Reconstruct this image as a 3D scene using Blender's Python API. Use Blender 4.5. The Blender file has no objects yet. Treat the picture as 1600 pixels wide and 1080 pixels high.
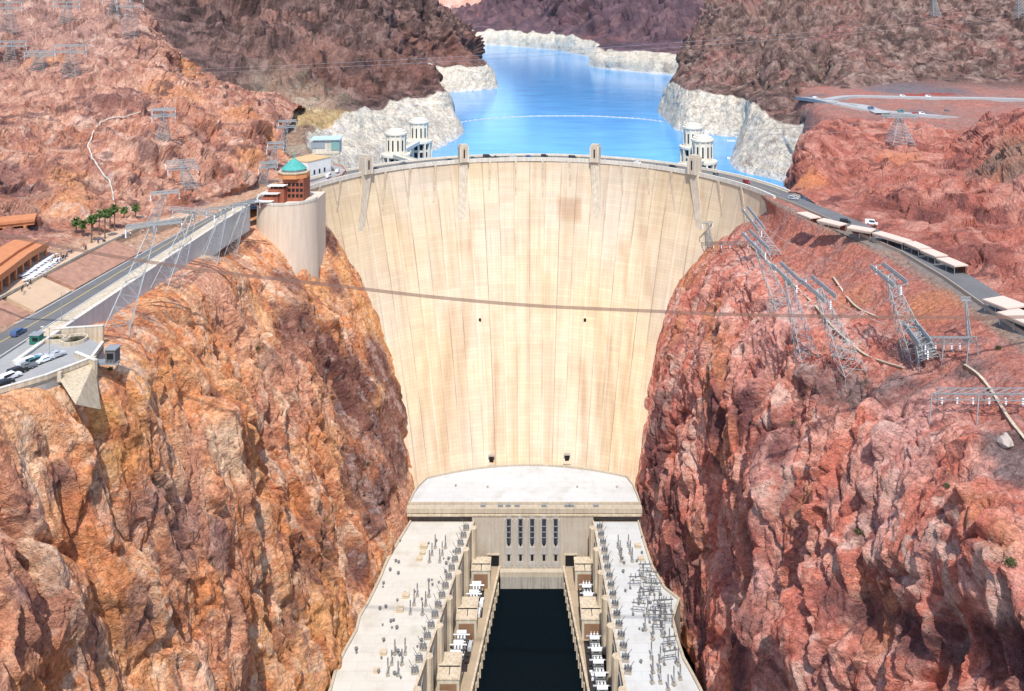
import bpy, math, random
import numpy as np
from math import radians, sin, cos, pi, sqrt, atan2
random.seed(7)
sc = bpy.context.scene
COL = sc.collection

# ---------------------------------------------------------------- camera (level, with lens shift)
FPX, PX0, PY0, CZ = 1238.0, 827.0, 20.0, 269.0
cam = bpy.data.cameras.new('camera'); camo = bpy.data.objects.new('camera', cam); COL.objects.link(camo)
camo.location = (0, 0, CZ); camo.rotation_euler = (radians(90), 0, 0)
cam.sensor_width = 36; cam.lens = FPX / 1600 * 36
cam.shift_x = -27 / 1600; cam.shift_y = -(540 - PY0) / 1600
cam.clip_start = 1; cam.clip_end = 30000
sc.camera = camo

def W(px, py, D=None, z=None):
    """world point that the survey of the photograph puts at this bearing, at forward distance D or height z"""
    if D is None: D = (CZ - z) * FPX / (py - PY0)
    return np.array([(px - PX0) * D / FPX, D, CZ - (py - PY0) * D / FPX])

# ---------------------------------------------------------------- light
SUN_EL, SUN_AZ = 58.0, 3.0          # elevation; azimuth of the sun measured from straight behind the camera towards the right
sd = np.array([sin(radians(SUN_AZ)) * cos(radians(SUN_EL)), -cos(radians(SUN_AZ)) * cos(radians(SUN_EL)), sin(radians(SUN_EL))])
sl = bpy.data.lights.new('sun', 'SUN'); sl.energy = 2.85; sl.angle = radians(0.6); sl.color = (1.0, 0.95, 0.87)
so = bpy.data.objects.new('sun', sl); COL.objects.link(so)
from mathutils import Vector, Matrix
so.rotation_euler = Vector(tuple(sd)).to_track_quat('Z', 'Y').to_euler()
so.location = (300, -300, 600)
wd = bpy.data.worlds.new('World'); sc.world = wd; wd.use_nodes = True
nt = wd.node_tree; nt.nodes.clear()
sk = nt.nodes.new('ShaderNodeTexSky'); sk.sky_type = 'NISHITA'; sk.sun_disc = False
sk.sun_elevation = radians(SUN_EL); sk.sun_rotation = atan2(sd[0], sd[1]); sk.altitude = 400; sk.dust_density = 1.0
bg = nt.nodes.new('ShaderNodeBackground'); bg.inputs[1].default_value = 0.15
wo = nt.nodes.new('ShaderNodeOutputWorld')
nt.links.new(sk.outputs[0], bg.inputs[0]); nt.links.new(bg.outputs[0], wo.inputs[0])
sc.view_settings.view_transform = 'Standard'; sc.view_settings.look = 'None'
sc.view_settings.exposure = 0.76; sc.view_settings.gamma = 1
sc.render.engine = 'CYCLES'
sc.cycles.max_bounces = 5; sc.cycles.diffuse_bounces = 3; sc.cycles.use_denoising = True

# ---------------------------------------------------------------- naming helpers
def tag(o, label=None, cat=None, group=None, kind=None):
    if label: o['label'] = label
    if cat: o['category'] = cat
    if group: o['group'] = group
    if kind: o['kind'] = kind
    return o
def thing(name, loc, label, cat, group=None, rz=0):
    o = bpy.data.objects.new(name, None); COL.objects.link(o); o.empty_display_size = 0.5
    o.location = tuple(loc); o.rotation_euler = (0, 0, rz)
    return tag(o, label, cat, group)
KIDS = {}
def adopt(o, p):
    if p is not None:
        o.parent = p; KIDS.setdefault(p.name, []).append(o)
    return o
def copy_tree(o, loc=None, rz=None, label=None, group=None, parent=None, scale=None):
    c = o.copy(); COL.objects.link(c)
    if parent is not None: adopt(c, parent)
    if loc is not None: c.location = tuple(loc)
    if rz is not None: c.rotation_euler = (0, 0, rz)
    if scale is not None: c.scale = scale if hasattr(scale, '__len__') else (scale,) * 3
    if label: c['label'] = label
    if group: c['group'] = group
    for k in KIDS.get(o.name, []): copy_tree(k, parent=c)
    return c

class MB:
    """gathers shapes and links them as one mesh object"""
    def __init__(s): s.v = []; s.f = []; s.m = []; s.mi = 0
    def add(s, vs, fs):
        b = len(s.v); s.v += [tuple(map(float, v)) for v in vs]
        s.f += [tuple(b + i for i in f) for f in fs]; s.m += [s.mi] * len(fs); return s
    def box(s, c, d, rz=0, taper=1.0):
        hx, hy, hz = d[0] / 2, d[1] / 2, d[2] / 2; vs = []
        for z, k in ((-hz, 1), (hz, taper)):
            for x, y in ((-hx, -hy), (hx, -hy), (hx, hy), (-hx, hy)):
                x2, y2 = x * k, y * k
                vs.append((c[0] + x2 * cos(rz) - y2 * sin(rz), c[1] + x2 * sin(rz) + y2 * cos(rz), c[2] + z))
        return s.add(vs, [(3, 2, 1, 0), (4, 5, 6, 7), (0, 1, 5, 4), (1, 2, 6, 5), (2, 3, 7, 6), (3, 0, 4, 7)])
    def prism(s, poly, z0, z1):
        n = len(poly); z0s = z0 if hasattr(z0, '__len__') else [z0] * n; z1s = z1 if hasattr(z1, '__len__') else [z1] * n
        vs = [(p[0], p[1], z) for p, z in zip(poly, z0s)] + [(p[0], p[1], z) for p, z in zip(poly, z1s)]
        A = sum(poly[i][0] * poly[(i + 1) % n][1] - poly[(i + 1) % n][0] * poly[i][1] for i in range(n))
        fs = [tuple(range(n - 1, -1, -1)), tuple(range(n, 2 * n))] + [(i, (i + 1) % n, n + (i + 1) % n, n + i) for i in range(n)]
        if A < 0: fs = [tuple(reversed(f)) for f in fs]
        return s.add(vs, fs)
    def lathe(s, prof, c=(0, 0, 0), n=12, a0=0, a1=2 * pi):
        full = abs(a1 - a0 - 2 * pi) < 1e-6; m = n if full else n + 1
        vs = [(c[0] + r * cos(a0 + (a1 - a0) * i / n), c[1] + r * sin(a0 + (a1 - a0) * i / n), c[2] + z) for r, z in prof for i in range(m)]
        fs = []
        for j in range(len(prof) - 1):
            for i in range(n):
                k = (i + 1) % m; fs.append((j * m + i, j * m + k, (j + 1) * m + k, (j + 1) * m + i))
        b = len(s.v); s.add(vs, fs)
        if full:
            if prof[0][0] > 1e-4: s.f.append(tuple(b + i for i in range(n - 1, -1, -1))); s.m.append(s.mi)
            if prof[-1][0] > 1e-4: s.f.append(tuple(b + (len(prof) - 1) * m + i for i in range(n))); s.m.append(s.mi)
        return s
    def cyl(s, c, r, h, n=10): return s.lathe([(r, 0), (r, h)], c, n)
    def bar(s, p, q, r, n=4, r2=None):
        p = Vector(tuple(p)); q = Vector(tuple(q)); d = q - p
        if d.length < 1e-6: return s
        d.normalize(); a = d.orthogonal().normalized(); b = d.cross(a); r2 = r if r2 is None else r2
        vs = [tuple(o + (a * cos(2 * pi * i / n) + b * sin(2 * pi * i / n)) * rr) for o, rr in ((p, r), (q, r2)) for i in range(n)]
        return s.add(vs, [tuple(range(n - 1, -1, -1)), tuple(range(n, 2 * n))] + [(i, (i + 1) % n, n + (i + 1) % n, n + i) for i in range(n)])
    def poly(s, pts, r, n=4):
        for a, b in zip(pts[:-1], pts[1:]): s.bar(a, b, r, n)
        return s
    def build(s, name, mat, parent=None, smooth=False, loc=None):
        me = bpy.data.meshes.new(name); me.from_pydata(s.v, [], s.f); me.update()
        ms = mat if isinstance(mat, (list, tuple)) else [mat]
        for m in ms: me.materials.append(m)
        if len(ms) > 1: me.polygons.foreach_set('material_index', s.m)
        if smooth: me.polygons.foreach_set('use_smooth', [True] * len(me.polygons))
        o = bpy.data.objects.new(name, me); COL.objects.link(o); adopt(o, parent)
        if loc is not None: o.location = tuple(loc)
        return o

# ---------------------------------------------------------------- vector noise
def _h(ix, iy, iz, s):
    h = (ix.astype(np.uint32) * np.uint32(374761393) + iy.astype(np.uint32) * np.uint32(668265263) + iz.astype(np.uint32) * np.uint32(2147483647) + np.uint32((s * 974711 + 13) & 0xffffffff))
    h = (h ^ (h >> np.uint32(13))) * np.uint32(1274126177); h = (h ^ (h >> np.uint32(16))) * np.uint32(2246822519)
    return h ^ (h >> np.uint32(15))
def _r(h, k): return (((h * np.uint32(2654435761 + 40503 * k)) >> np.uint32(9)) & np.uint32(0x3fff)).astype(np.float32) / 16383.0
def perlin(p, s=0):
    p = p.astype(np.float32); i = np.floor(p).astype(np.int64); f = p - i; u = f * f * f * (f * (f * 6 - 15) + 10)
    out = np.zeros(len(p), np.float32)
    for dx in (0, 1):
        for dy in (0, 1):
            for dz in (0, 1):
                h = _h(i[:, 0] + dx, i[:, 1] + dy, i[:, 2] + dz, s)
                g = ((_r(h, 0) - .5) * (f[:, 0] - dx) + (_r(h, 1) - .5) * (f[:, 1] - dy) + (_r(h, 2) - .5) * (f[:, 2] - dz))
                w = (u[:, 0] if dx else 1 - u[:, 0]) * (u[:, 1] if dy else 1 - u[:, 1]) * (u[:, 2] if dz else 1 - u[:, 2])
                out += g * w
    return out * 2.4
def fbm(p, o=4, s=0, g=.5):
    a = 1; r = 0
    for k in range(o): r = r + a * perlin(p * (2.03 ** k), s + k); a *= g
    return r
def ridged(p, o=4, s=0, g=.5):
    a = 1; r = 0; w = 1
    for k in range(o):
        n = (1 - np.abs(perlin(p * (2.03 ** k), s + k)) * 1.9); n = np.clip(n, 0, 1) ** 2
        r = r + a * n * w; w = np.clip(n * 1.6, 0.25, 1); a *= g
    return r
def blocks(p, s=0):
    """cell noise: returns edge distance (F2-F1), 3 random numbers per cell, offset from the cell centre"""
    p = p.astype(np.float32); i = np.floor(p - .5).astype(np.int64); N = len(p)
    f1 = np.full(N, 9e9, np.float32); f2 = f1.copy(); rn = np.zeros((N, 3), np.float32); df = np.zeros((N, 3), np.float32)
    for dx in (0, 1):
        for dy in (0, 1):
            for dz in (0, 1):
                c = i + np.array([dx, dy, dz]); h = _h(c[:, 0], c[:, 1], c[:, 2], s)
                r3 = np.stack([_r(h, 0), _r(h, 1), _r(h, 2)], 1); d = p - (c + .15 + .7 * r3)
                q = (d * d).sum(1); m = q < f1
                f2 = np.where(m, f1, np.minimum(f2, q)); f1 = np.where(m, q, f1)
                rn[m] = np.stack([_r(h, 3), _r(h, 4), _r(h, 5)], 1)[m]; df[m] = d[m]
    return np.sqrt(f2) - np.sqrt(f1), rn, df
def sstep(a, b, x): t = np.clip((x - a) / (b - a), 0, 1); return t * t * (3 - 2 * t)
def mix(a, b, t): return a + (b - a) * t[:, None]

# ---------------------------------------------------------------- materials
def newmat(name, col=(.5, .5, .5), rough=.8, metal=0.0):
    m = bpy.data.materials.new(name); m.use_nodes = True; b = m.node_tree.nodes['Principled BSDF']
    b.inputs['Base Color'].default_value = (*col, 1); b.inputs['Roughness'].default_value = rough; b.inputs['Metallic'].default_value = metal
    b.inputs['Specular IOR Level'].default_value = .25
    return m
def NN(m, t, **kw):
    n = m.node_tree.nodes.new(t)
    for k, v in kw.items(): setattr(n, k, v)
    return n
def LK(m, a, b): m.node_tree.links.new(a, b)
def MIX(m, mode, fac, a, b):
    n = NN(m, 'ShaderNodeMix', data_type='RGBA', blend_type=mode)
    for s, v in ((n.inputs[0], fac), (n.inputs[6], a), (n.inputs[7], b)):
        if hasattr(v, 'links'): LK(m, v, s)
        elif hasattr(v, '__len__'): s.default_value = (*v, 1)
        else: s.default_value = v
    return n.outputs[2]
def RAMP(m, fac, stops):
    n = NN(m, 'ShaderNodeValToRGB'); LK(m, fac, n.inputs[0]); e = n.color_ramp.elements
    for i, (p, c) in enumerate(stops):
        x = e[i] if i < 2 else e.new(p)
        x.position = p; x.color = (*c, 1) if hasattr(c, '__len__') else (c, c, c, 1)
    return n.outputs[0]
def NOISE(m, vec, scale, detail=4, rough=.55, dim='3D'):
    n = NN(m, 'ShaderNodeTexNoise'); n.inputs['Scale'].default_value = scale; n.inputs['Detail'].default_value = detail; n.inputs['Roughness'].default_value = rough
    if vec is not None: LK(m, vec, n.inputs['Vector'])
    return n.outputs['Fac']
def MAPV(m, vec, scale=(1, 1, 1), rot=(0, 0, 0)):
    n = NN(m, 'ShaderNodeMapping'); n.inputs['Scale'].default_value = scale; n.inputs['Rotation'].default_value = rot
    LK(m, vec, n.inputs['Vector']); return n.outputs[0]
def OBJC(m): return NN(m, 'ShaderNodeTexCoord').outputs['Object']
def BUMP(m, h, strength, dist, prev=None):
    n = NN(m, 'ShaderNodeBump'); n.inputs['Strength'].default_value = strength; n.inputs['Distance'].default_value = dist
    LK(m, h, n.inputs['Height'])
    if prev is not None: LK(m, prev, n.inputs['Normal'])
    return n.outputs[0]
def BS(m): return m.node_tree.nodes['Principled BSDF']
def worn(name, col, var=.25, scale=.5, rough=.85, bump=.02, streak=0.0, dark=None, metal=0.0):
    """a weathered surface: blotches, fine grain and optional run-down streaks"""
    m = newmat(name, col, rough, metal); oc = OBJC(m)
    n1 = NOISE(m, oc, scale, 5, .6); n2 = NOISE(m, oc, scale * 9, 3, .6)
    d = dark or tuple(c * .55 for c in col)
    c = MIX(m, 'MIX', RAMP(m, n1, [(.35, 0.0), (.7, var * 2)]), col, d)
    c = MIX(m, 'MULTIPLY', .6, c, RAMP(m, n2, [(.3, 1 - var), (.7, 1.0)]))
    if streak:
        n3 = NOISE(m, MAPV(m, oc, (1.2, 1.2, .06)), 1.0, 4, .6)
        c = MIX(m, 'MULTIPLY', streak, c, RAMP(m, n3, [(.38, (.45, .38, .32)), (.6, (1, 1, 1))]))
    LK(m, c, BS(m).inputs['Base Color'])
    if bump: LK(m, BUMP(m, n2, .6, bump), BS(m).inputs['Normal'])
    return m

def rock_material(name, fine=1.0):
    m = newmat(name, (.4, .2, .1), .95); a = NN(m, 'ShaderNodeAttribute', attribute_name='Col'); oc = OBJC(m)
    n1 = NOISE(m, oc, .9 * fine, 6, .68); v = NN(m, 'ShaderNodeTexVoronoi', feature='DISTANCE_TO_EDGE'); v.inputs['Scale'].default_value = .32 * fine
    w = NN(m, 'ShaderNodeMix', data_type='VECTOR'); w.inputs[0].default_value = .22
    nz = NN(m, 'ShaderNodeTexNoise'); nz.inputs['Scale'].default_value = .5 * fine; LK(m, oc, nz.inputs['Vector'])
    vm = NN(m, 'ShaderNodeVectorMath', operation='MULTIPLY_ADD'); LK(m, nz.outputs['Color'], vm.inputs[0]); vm.inputs[1].default_value = (4 / fine,) * 3
    LK(m, MAPV(m, oc, (1, 1, .55), (.3, .25, 0)), vm.inputs[2]); LK(m, vm.outputs[0], v.inputs['Vector'])
    crack = RAMP(m, v.outputs[0], [(0.0, .0), (.10, 1.0)])
    c = MIX(m, 'MULTIPLY', .85, a.outputs['Color'], RAMP(m, n1, [(.28, .5), (.5, 1.0), (.74, 1.35)]))
    n4 = NOISE(m, oc, 3.2 * fine, 3, .6)
    c = MIX(m, 'MULTIPLY', .6, c, RAMP(m, n4, [(.3, .62), (.65, 1.12)]))
    LK(m, c, BS(m).inputs['Base Color']); BS(m).inputs['Specular IOR Level'].default_value = .1
    b = BUMP(m, crack, .5, .5 / fine); b = BUMP(m, n1, .9, 1.1 / fine, b); b = BUMP(m, n4, .6, .25 / fine, b)
    LK(m, b, BS(m).inputs['Normal'])
    return m
# ---------------------------------------------------------------- dam geometry (arch-gravity, concave side towards the camera)
RD, YC, ZCR, ZL = 122.0, 370.0, 178.0, 132.0        # face radius, centre of the crest circle, crest height, lake level
def d_off(z): return 83.0 * (np.clip(ZCR - np.asarray(z, float), 0, None) / 142.0) ** 1.28
def face_pt(phi, z, dr=0.0):
    return np.array([(RD + dr) * sin(phi), YC - float(d_off(z)) + (RD + dr) * cos(phi), z])
def face_hit(px, py):
    for D in np.arange(500.0, 260.0, -.25):
        p = W(px, py, D); g = math.hypot(p[0], p[1] - (YC - float(d_off(p[2])))) - RD
        if g < 0: return p
    return W(px, py, 395)

# ---------------------------------------------------------------- terrain patches lofted through surveyed sections
def cr(A, n):
    """Catmull-Rom along axis 0"""
    m = A.shape[0]; t = np.linspace(0, m - 1, n); i = np.clip(np.floor(t).astype(int), 0, m - 2); f = (t - i).reshape(-1, *([1] * (A.ndim - 1)))
    g = lambda k: A[np.clip(k, 0, m - 1)]
    a, b, c, d = 2 * A[i] - A[np.clip(i + 1, 0, m - 1)], A[i], A[i + 1], 2 * A[i + 1] - A[i]
    a = np.where((i > 0).reshape(f.shape), g(i - 1), a); d = np.where((i < m - 2).reshape(f.shape), g(i + 2), d)
    return b + .5 * f * (c - a + f * (2 * a - 5 * b + 4 * c - d + f * (3 * (b - c) + d - a)))
PATCH = {}
def patch(name, rows, nv, nu, disp, color, mat, smooth=True):
    A = np.array(rows, float); R, C = A.shape[:2]
    B = cr(A, nv); B = np.swapaxes(cr(np.swapaxes(B, 0, 1), nu), 0, 1)
    du = np.gradient(B, axis=1); dv = np.gradient(B, axis=0); n = np.cross(du, dv); n /= np.linalg.norm(n, axis=2, keepdims=True) + 1e-9
    if (n[..., 1] * -B[..., 1] + n[..., 0] * -B[..., 0] + n[..., 2] * (CZ - B[..., 2])).mean() < 0: n = -n
    V, U = np.meshgrid(np.linspace(0, R - 1, nv), np.linspace(0, C - 1, nu), indexing='ij')
    p = B.reshape(-1, 3); n = n.reshape(-1, 3); u = U.ravel(); v = V.ravel()
    h, aux = disp(p, u, v)
    q = p + n * h[:, None]
    if aux is not None: q = q + aux
    col = np.clip(color(q, u, v, h), 0.01, .9)
    idx = np.arange(nv * nu).reshape(nv, nu); f = np.stack([idx[:-1, :-1], idx[:-1, 1:], idx[1:, 1:], idx[1:, :-1]], -1).reshape(-1, 4)
    me = bpy.data.meshes.new(name); me.vertices.add(len(q)); me.vertices.foreach_set('co', q.astype(np.float32).ravel())
    me.loops.add(f.size); me.loops.foreach_set('vertex_index', f.ravel().astype(np.int32))
    me.polygons.add(len(f)); me.polygons.foreach_set('loop_start', (np.arange(len(f)) * 4).astype(np.int32)); me.polygons.foreach_set('loop_total', np.full(len(f), 4, np.int32))
    me.update(calc_edges=True); me.validate(); me.polygons.foreach_set('use_smooth', np.full(len(f), smooth, bool))
    a = me.color_attributes.new('Col', 'FLOAT_COLOR', 'POINT'); a.data.foreach_set('color', np.concatenate([col, np.ones((len(col), 1))], 1).astype(np.float32).ravel())
    me.materials.append(mat)
    o = bpy.data.objects.new(name, me); COL.objects.link(o); o['kind'] = 'structure'
    PATCH[o.name] = q.reshape(nv, nu, 3)
    return o
def ground_z(x, y, *names, default=178.0):
    """height of the built terrain under (x, y): highest of the nearest few vertices"""
    best = None
    for nme in names:
        q = PATCH[nme].reshape(-1, 3); d = (q[:, 0] - x) ** 2 + (q[:, 1] - y) ** 2; k = np.argpartition(d, 6)[:6]
        if d[k].min() < 36:
            z = np.average(q[k, 2], weights=1 / (d[k] + .3)); best = z if best is None else max(best, z)
    return default if best is None else float(best)

def rockdisp(L, A, seed, mask, stretch=(1, 1, .45), tilt=.35, blocky=1.0, ridge=1.0, macro=.75, extra=None, fine=1.0, terr=.42):
    """L: size in metres of the largest forms, A: height in metres; stretch below 1 draws the forms out along that axis; terr: share of stepped, plate-like relief"""
    def f(p, u, v):
        c, s = cos(tilt), sin(tilt); S = np.array(stretch)
        r = np.stack([p[:, 0], p[:, 1] * c + p[:, 2] * s, -p[:, 1] * s + p[:, 2] * c], 1)
        w = np.stack([fbm(p / (L * .5), 3, seed + 50 + k) for k in range(3)], 1) * L * .22
        q = (r + w) * S
        h = A * macro * fbm((r + w) * (S * .5 + .5) / L, 3, seed) + ridge * A * .4 * (ridged(q / (L * .45), 3, seed + 9, .42) - .6)
        e, rn, df = blocks((r + w * .3) * S / (L * .30), seed + 20)
        h += blocky * A * .38 * (rn[:, 0] - .5) * sstep(0, .16, e)
        st = A * .42; t = h / st + .25 * fbm(r * S / (L * .12), 2, seed + 33); fr = t - np.floor(t)
        h = (1 - terr) * h + terr * st * (np.floor(t) + sstep(.62, .90, fr))
        h += blocky * A * (.72 * (df * (rn - .5)).sum(1) * 1.6 * sstep(0, .14, e) - .20 * np.exp(-e / .045))
        em, rm_, dm_ = blocks((r + w * .15) * (S * .95 + .05) / (L * .19), seed + 25)
        h += blocky * A * fine ** .7 * ((.14 * (rm_[:, 0] - .5) + .36 * (dm_ * (rm_ - .5)).sum(1) * 1.6) * sstep(0, .12, em) - .10 * np.exp(-em / .06))
        e2, rn2, df2 = blocks((r + w * .2) * S / (L * .095), seed + 21)
        h += fine * blocky * A * ((.17 * (rn2[:, 0] - .5) + .30 * (df2 * (rn2 - .5)).sum(1) * 1.6) * sstep(0, .22, e2) - .06 * np.exp(-e2 / .09))
        e3, rn3, df3 = blocks(r * (S * .8 + .2) / (L * .032) + w / L * 1.2, seed + 22)
        h += fine * blocky * A * (.08 * (rn3[:, 0] - .5) + .14 * (df3 * (rn3 - .5)).sum(1)) * sstep(0, .35, e3)
        h = h * mask(p, u, v)
        if extra is not None: h = h + extra(p)
        return h.astype(float), None
    return f
def anchor(p, px, py):
    y = np.maximum(p[:, 1], 1); d = (PX0 + FPX * p[:, 0] / y - px) ** 2 + (PY0 + FPX * (CZ - p[:, 2]) / y - py) ** 2
    k = np.argpartition(d, 8)[:8]; return p[k[np.argmin(p[k, 1])]]
def blobs(p, L):
    t = np.zeros(len(p))
    for (px, py, D, r, s) in L:
        d = ((p - anchor(p, px, py)) ** 2).sum(1) / r ** 2; t = np.maximum(t, s * np.exp(-d * d * .8))
    return t
def strat(p, L, seed, st=(1, 1, .3), o=5):
    w = np.stack([fbm(p / (L * .8), 2, seed + 70 + k) for k in range(3)], 1) * L * .5
    return fbm((p * np.array(st) + w) / L, o, seed, .6)
def bumps(p, L):
    t = np.zeros(len(p))
    for (px, py, D, r, a) in L:
        if a: t += a * np.exp(-((p - anchor(p, px, py)) ** 2).sum(1) / r ** 2)
    return t
c3 = lambda *a: np.array(a, float)

ROCK = rock_material('rock'); ROCKF = rock_material('distant_rock', .3)

# left canyon cliff: sections across the canyon (x, z) at growing distance, road edge down to the foot
SEC = {60: [(-160, 177), (-130, 178), (-124, 160), (-112, 128), (-100, 90), (-90, 50), (-82, 12)],
       110: [(-155, 176), (-128, 177.3), (-118, 162), (-108, 128), (-97, 90), (-86, 50), (-80, 12)],
       155: [(-155, 175), (-125.5, 177.4), (-115, 158), (-105, 126), (-95, 88), (-85, 50), (-77, 12)],
       188: [(-152, 175), (-121, 177.2), (-109, 152), (-101, 122), (-92, 88), (-83, 50), (-76, 12)],
       215: [(-152, 174), (-114, 174), (-103, 150), (-95, 120), (-86, 86), (-80, 50), (-74, 12)],
       250: [(-150, 172), (-121, 170), (-104, 146), (-92, 118), (-83, 85), (-76, 50), (-71, 12)],
       285: [(-150, 171), (-122, 169), (-107, 146), (-97, 116), (-87, 84), (-77, 50), (-68, 12)],
       320: [(-150, 171), (-120, 168), (-108, 145), (-96, 115), (-84, 82), (-72, 50), (-64, 12)],
       348: [(-150, 170), (-124, 158), (-108, 139), (-92, 112), (-79, 80), (-68, 50), (-60, 12)]}
cols = [[(x, D, z) for x, z in s] for D, s in SEC.items()]
CL = [face_hit(*q) for q in ((490, 345), (552, 412), (594, 505), (619, 600), (638, 690), (652, 790))]
con = [np.array([-145, 380, 168.])] + CL
cols += [[tuple(a) for a in con], [(a[0] - 4, a[1] + 26, a[2]) for a in con]]
rows = np.swapaxes(np.array(cols, float), 0, 1)
nC = rows.shape[1]
mk = lambda p, u, v: (1 - .62 * sstep(nC - 2.9, nC - 2, u)) * (.12 + .88 * sstep(.85, 1.8, v)) * (1 - .6 * sstep(5.0, 6, v))
def col_left(p, u, v, h):
    a = strat(p, 22, 1, (.5, 1, .4)); b = strat(p, 9, 2, (.3, 1, .22)); c = strat(p, 55, 3, (1, 1, .6), 3); d = fbm(p / 1.6, 3, 5)
    e = strat(p, 4.2, 7, (.22, 1, .16), 4); g = strat(p, 5.5, 9, (.5, 1, .35), 4)
    k = mix(c3(.63, .245, .105), c3(.74, .40, .215), sstep(-.3, .35, b)); k = mix(k, c3(.50, .175, .085), sstep(.08, .5, a) * .65)
    k = mix(k, c3(.68, .34, .13), sstep(.12, .5, c) * .65); k = mix(k, c3(.58, .30, .22), sstep(.1, .5, -c) * .6)
    k = mix(k, c3(.74, .52, .37), sstep(.22, .5, strat(p, 12, 8, (.25, 1, .16))) * .75)
    k = mix(k, c3(.36, .145, .095), sstep(.16, .46, e) * .5); k = mix(k, c3(.76, .50, .36), sstep(.2, .5, -e) * .5)
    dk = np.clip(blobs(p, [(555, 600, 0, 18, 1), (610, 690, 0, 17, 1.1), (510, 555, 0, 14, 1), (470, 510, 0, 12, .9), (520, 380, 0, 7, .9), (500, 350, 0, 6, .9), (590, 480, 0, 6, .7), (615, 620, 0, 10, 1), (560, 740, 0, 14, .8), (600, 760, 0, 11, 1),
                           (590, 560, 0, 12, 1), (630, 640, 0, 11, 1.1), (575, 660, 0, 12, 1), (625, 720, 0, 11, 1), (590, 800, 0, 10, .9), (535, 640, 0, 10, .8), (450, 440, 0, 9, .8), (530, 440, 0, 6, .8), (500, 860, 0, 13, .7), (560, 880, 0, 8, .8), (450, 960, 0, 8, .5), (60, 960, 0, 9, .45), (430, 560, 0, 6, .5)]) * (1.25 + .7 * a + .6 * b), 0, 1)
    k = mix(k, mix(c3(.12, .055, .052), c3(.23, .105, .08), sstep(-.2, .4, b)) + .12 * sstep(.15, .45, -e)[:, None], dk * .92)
    gy = np.clip(blobs(p, [(230, 800, 0, 8, 1), (290, 830, 0, 9, 1), (345, 850, 0, 7, 1), (220, 930, 0, 4, .9), (215, 980, 0, 5, .9), (150, 1010, 0, 6, .8), (95, 750, 0, 4, .8), (35, 920, 0, 3, .9)]) * (1.1 + .8 * b), 0, 1)
    k = mix(k, mix(c3(.34, .20, .17), c3(.24, .13, .115), sstep(-.2, .3, e)), gy * .8)
    k = mix(k, c3(.70, .34, .12), np.clip(blobs(p, [(165, 650, 0, 4, .9), (190, 720, 0, 5, .6), (130, 545, 0, 5, .8)]) * (1.1 + b), 0, 1) * .85)
    k = mix(k, c3(.78, .56, .38), np.clip(blobs(p, [(345, 690, 0, 7, 1), (360, 740, 0, 6, .9), (405, 820, 0, 3.5, 1), (415, 880, 0, 3, 1), (440, 960, 0, 3, .9), (470, 1040, 0, 3, .8), (60, 700, 0, 5, .5), (230, 520, 0, 5, .6)]) * (1.0 + 1.2 * b), 0, 1) * .8)
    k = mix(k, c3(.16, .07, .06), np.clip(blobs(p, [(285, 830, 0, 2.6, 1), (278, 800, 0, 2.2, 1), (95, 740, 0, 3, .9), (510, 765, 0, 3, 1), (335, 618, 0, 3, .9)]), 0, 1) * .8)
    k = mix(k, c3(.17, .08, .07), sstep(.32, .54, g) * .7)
    return 1.1 * k * (1 + .35 * d[:, None])
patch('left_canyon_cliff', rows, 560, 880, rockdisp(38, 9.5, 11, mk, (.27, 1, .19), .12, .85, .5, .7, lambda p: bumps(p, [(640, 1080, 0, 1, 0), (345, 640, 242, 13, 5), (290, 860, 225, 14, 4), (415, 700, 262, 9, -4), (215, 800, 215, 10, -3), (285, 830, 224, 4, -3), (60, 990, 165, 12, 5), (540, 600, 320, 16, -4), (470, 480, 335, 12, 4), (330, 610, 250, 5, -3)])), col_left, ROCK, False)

SECR = {60: [(156, 181), (116, 172), (99, 164), (88, 128), (80, 90), (73, 52), (66, 12)],
        100: [(153, 180), (113, 171), (96, 163), (85, 128), (77, 90), (70, 52), (64, 12)],
        150: [(152, 179), (114, 171), (97, 164), (85, 130), (77, 92), (70, 52), (64, 12)],
        190: [(150, 178), (116, 170), (97, 161), (84, 130), (76, 92), (70, 52), (65, 12)],
        230: [(148, 178), (118, 169), (96, 157), (82, 128), (74, 92), (69, 52), (65, 12)],
        270: [(148, 177), (120, 167), (92, 153), (77, 126), (71, 92), (68, 52), (65, 12)],
        310: [(146, 177), (118, 165), (88, 150), (74, 124), (70, 92), (68, 52), (66, 12)],
        345: [(142, 177), (114, 163), (86, 148), (72, 120), (63, 88), (59, 52), (56, 12)]}
_xc = {60: (140, 151), 100: (140, 151), 150: (140, 151), 190: (139.6, 150.6), 230: (140, 150.6), 270: (142, 152.4), 310: (139, 150), 345: (132, 144)}
cols = [[(_xc[D][1], D, 175.8), (_xc[D][0] - .8, D, 177.2)] + [(x, D, z) for x, z in s[1:]] for D, s in SECR.items()]
CRR = [face_hit(*q) for q in ((1190, 336), (1100, 395), (1050, 465), (1015, 600), (997, 700), (989, 800))]
con = [np.array([131, 393, 176.8]), np.array([118, 392, 177.4])] + CRR
cols += [[tuple(a) for a in con], [(a[0] + 4, a[1] + 26, a[2]) for a in con]]
rows = np.swapaxes(np.array(cols, float), 0, 1); nR = rows.shape[1]
mkr = lambda p, u, v: (1 - .62 * sstep(nR - 2.9, nR - 2, u)) * (.03 + .32 * sstep(1.2, 2.0, v) + .65 * sstep(2.2, 3.2, v)) * (1 - .6 * sstep(6.0, 7, v))
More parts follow.
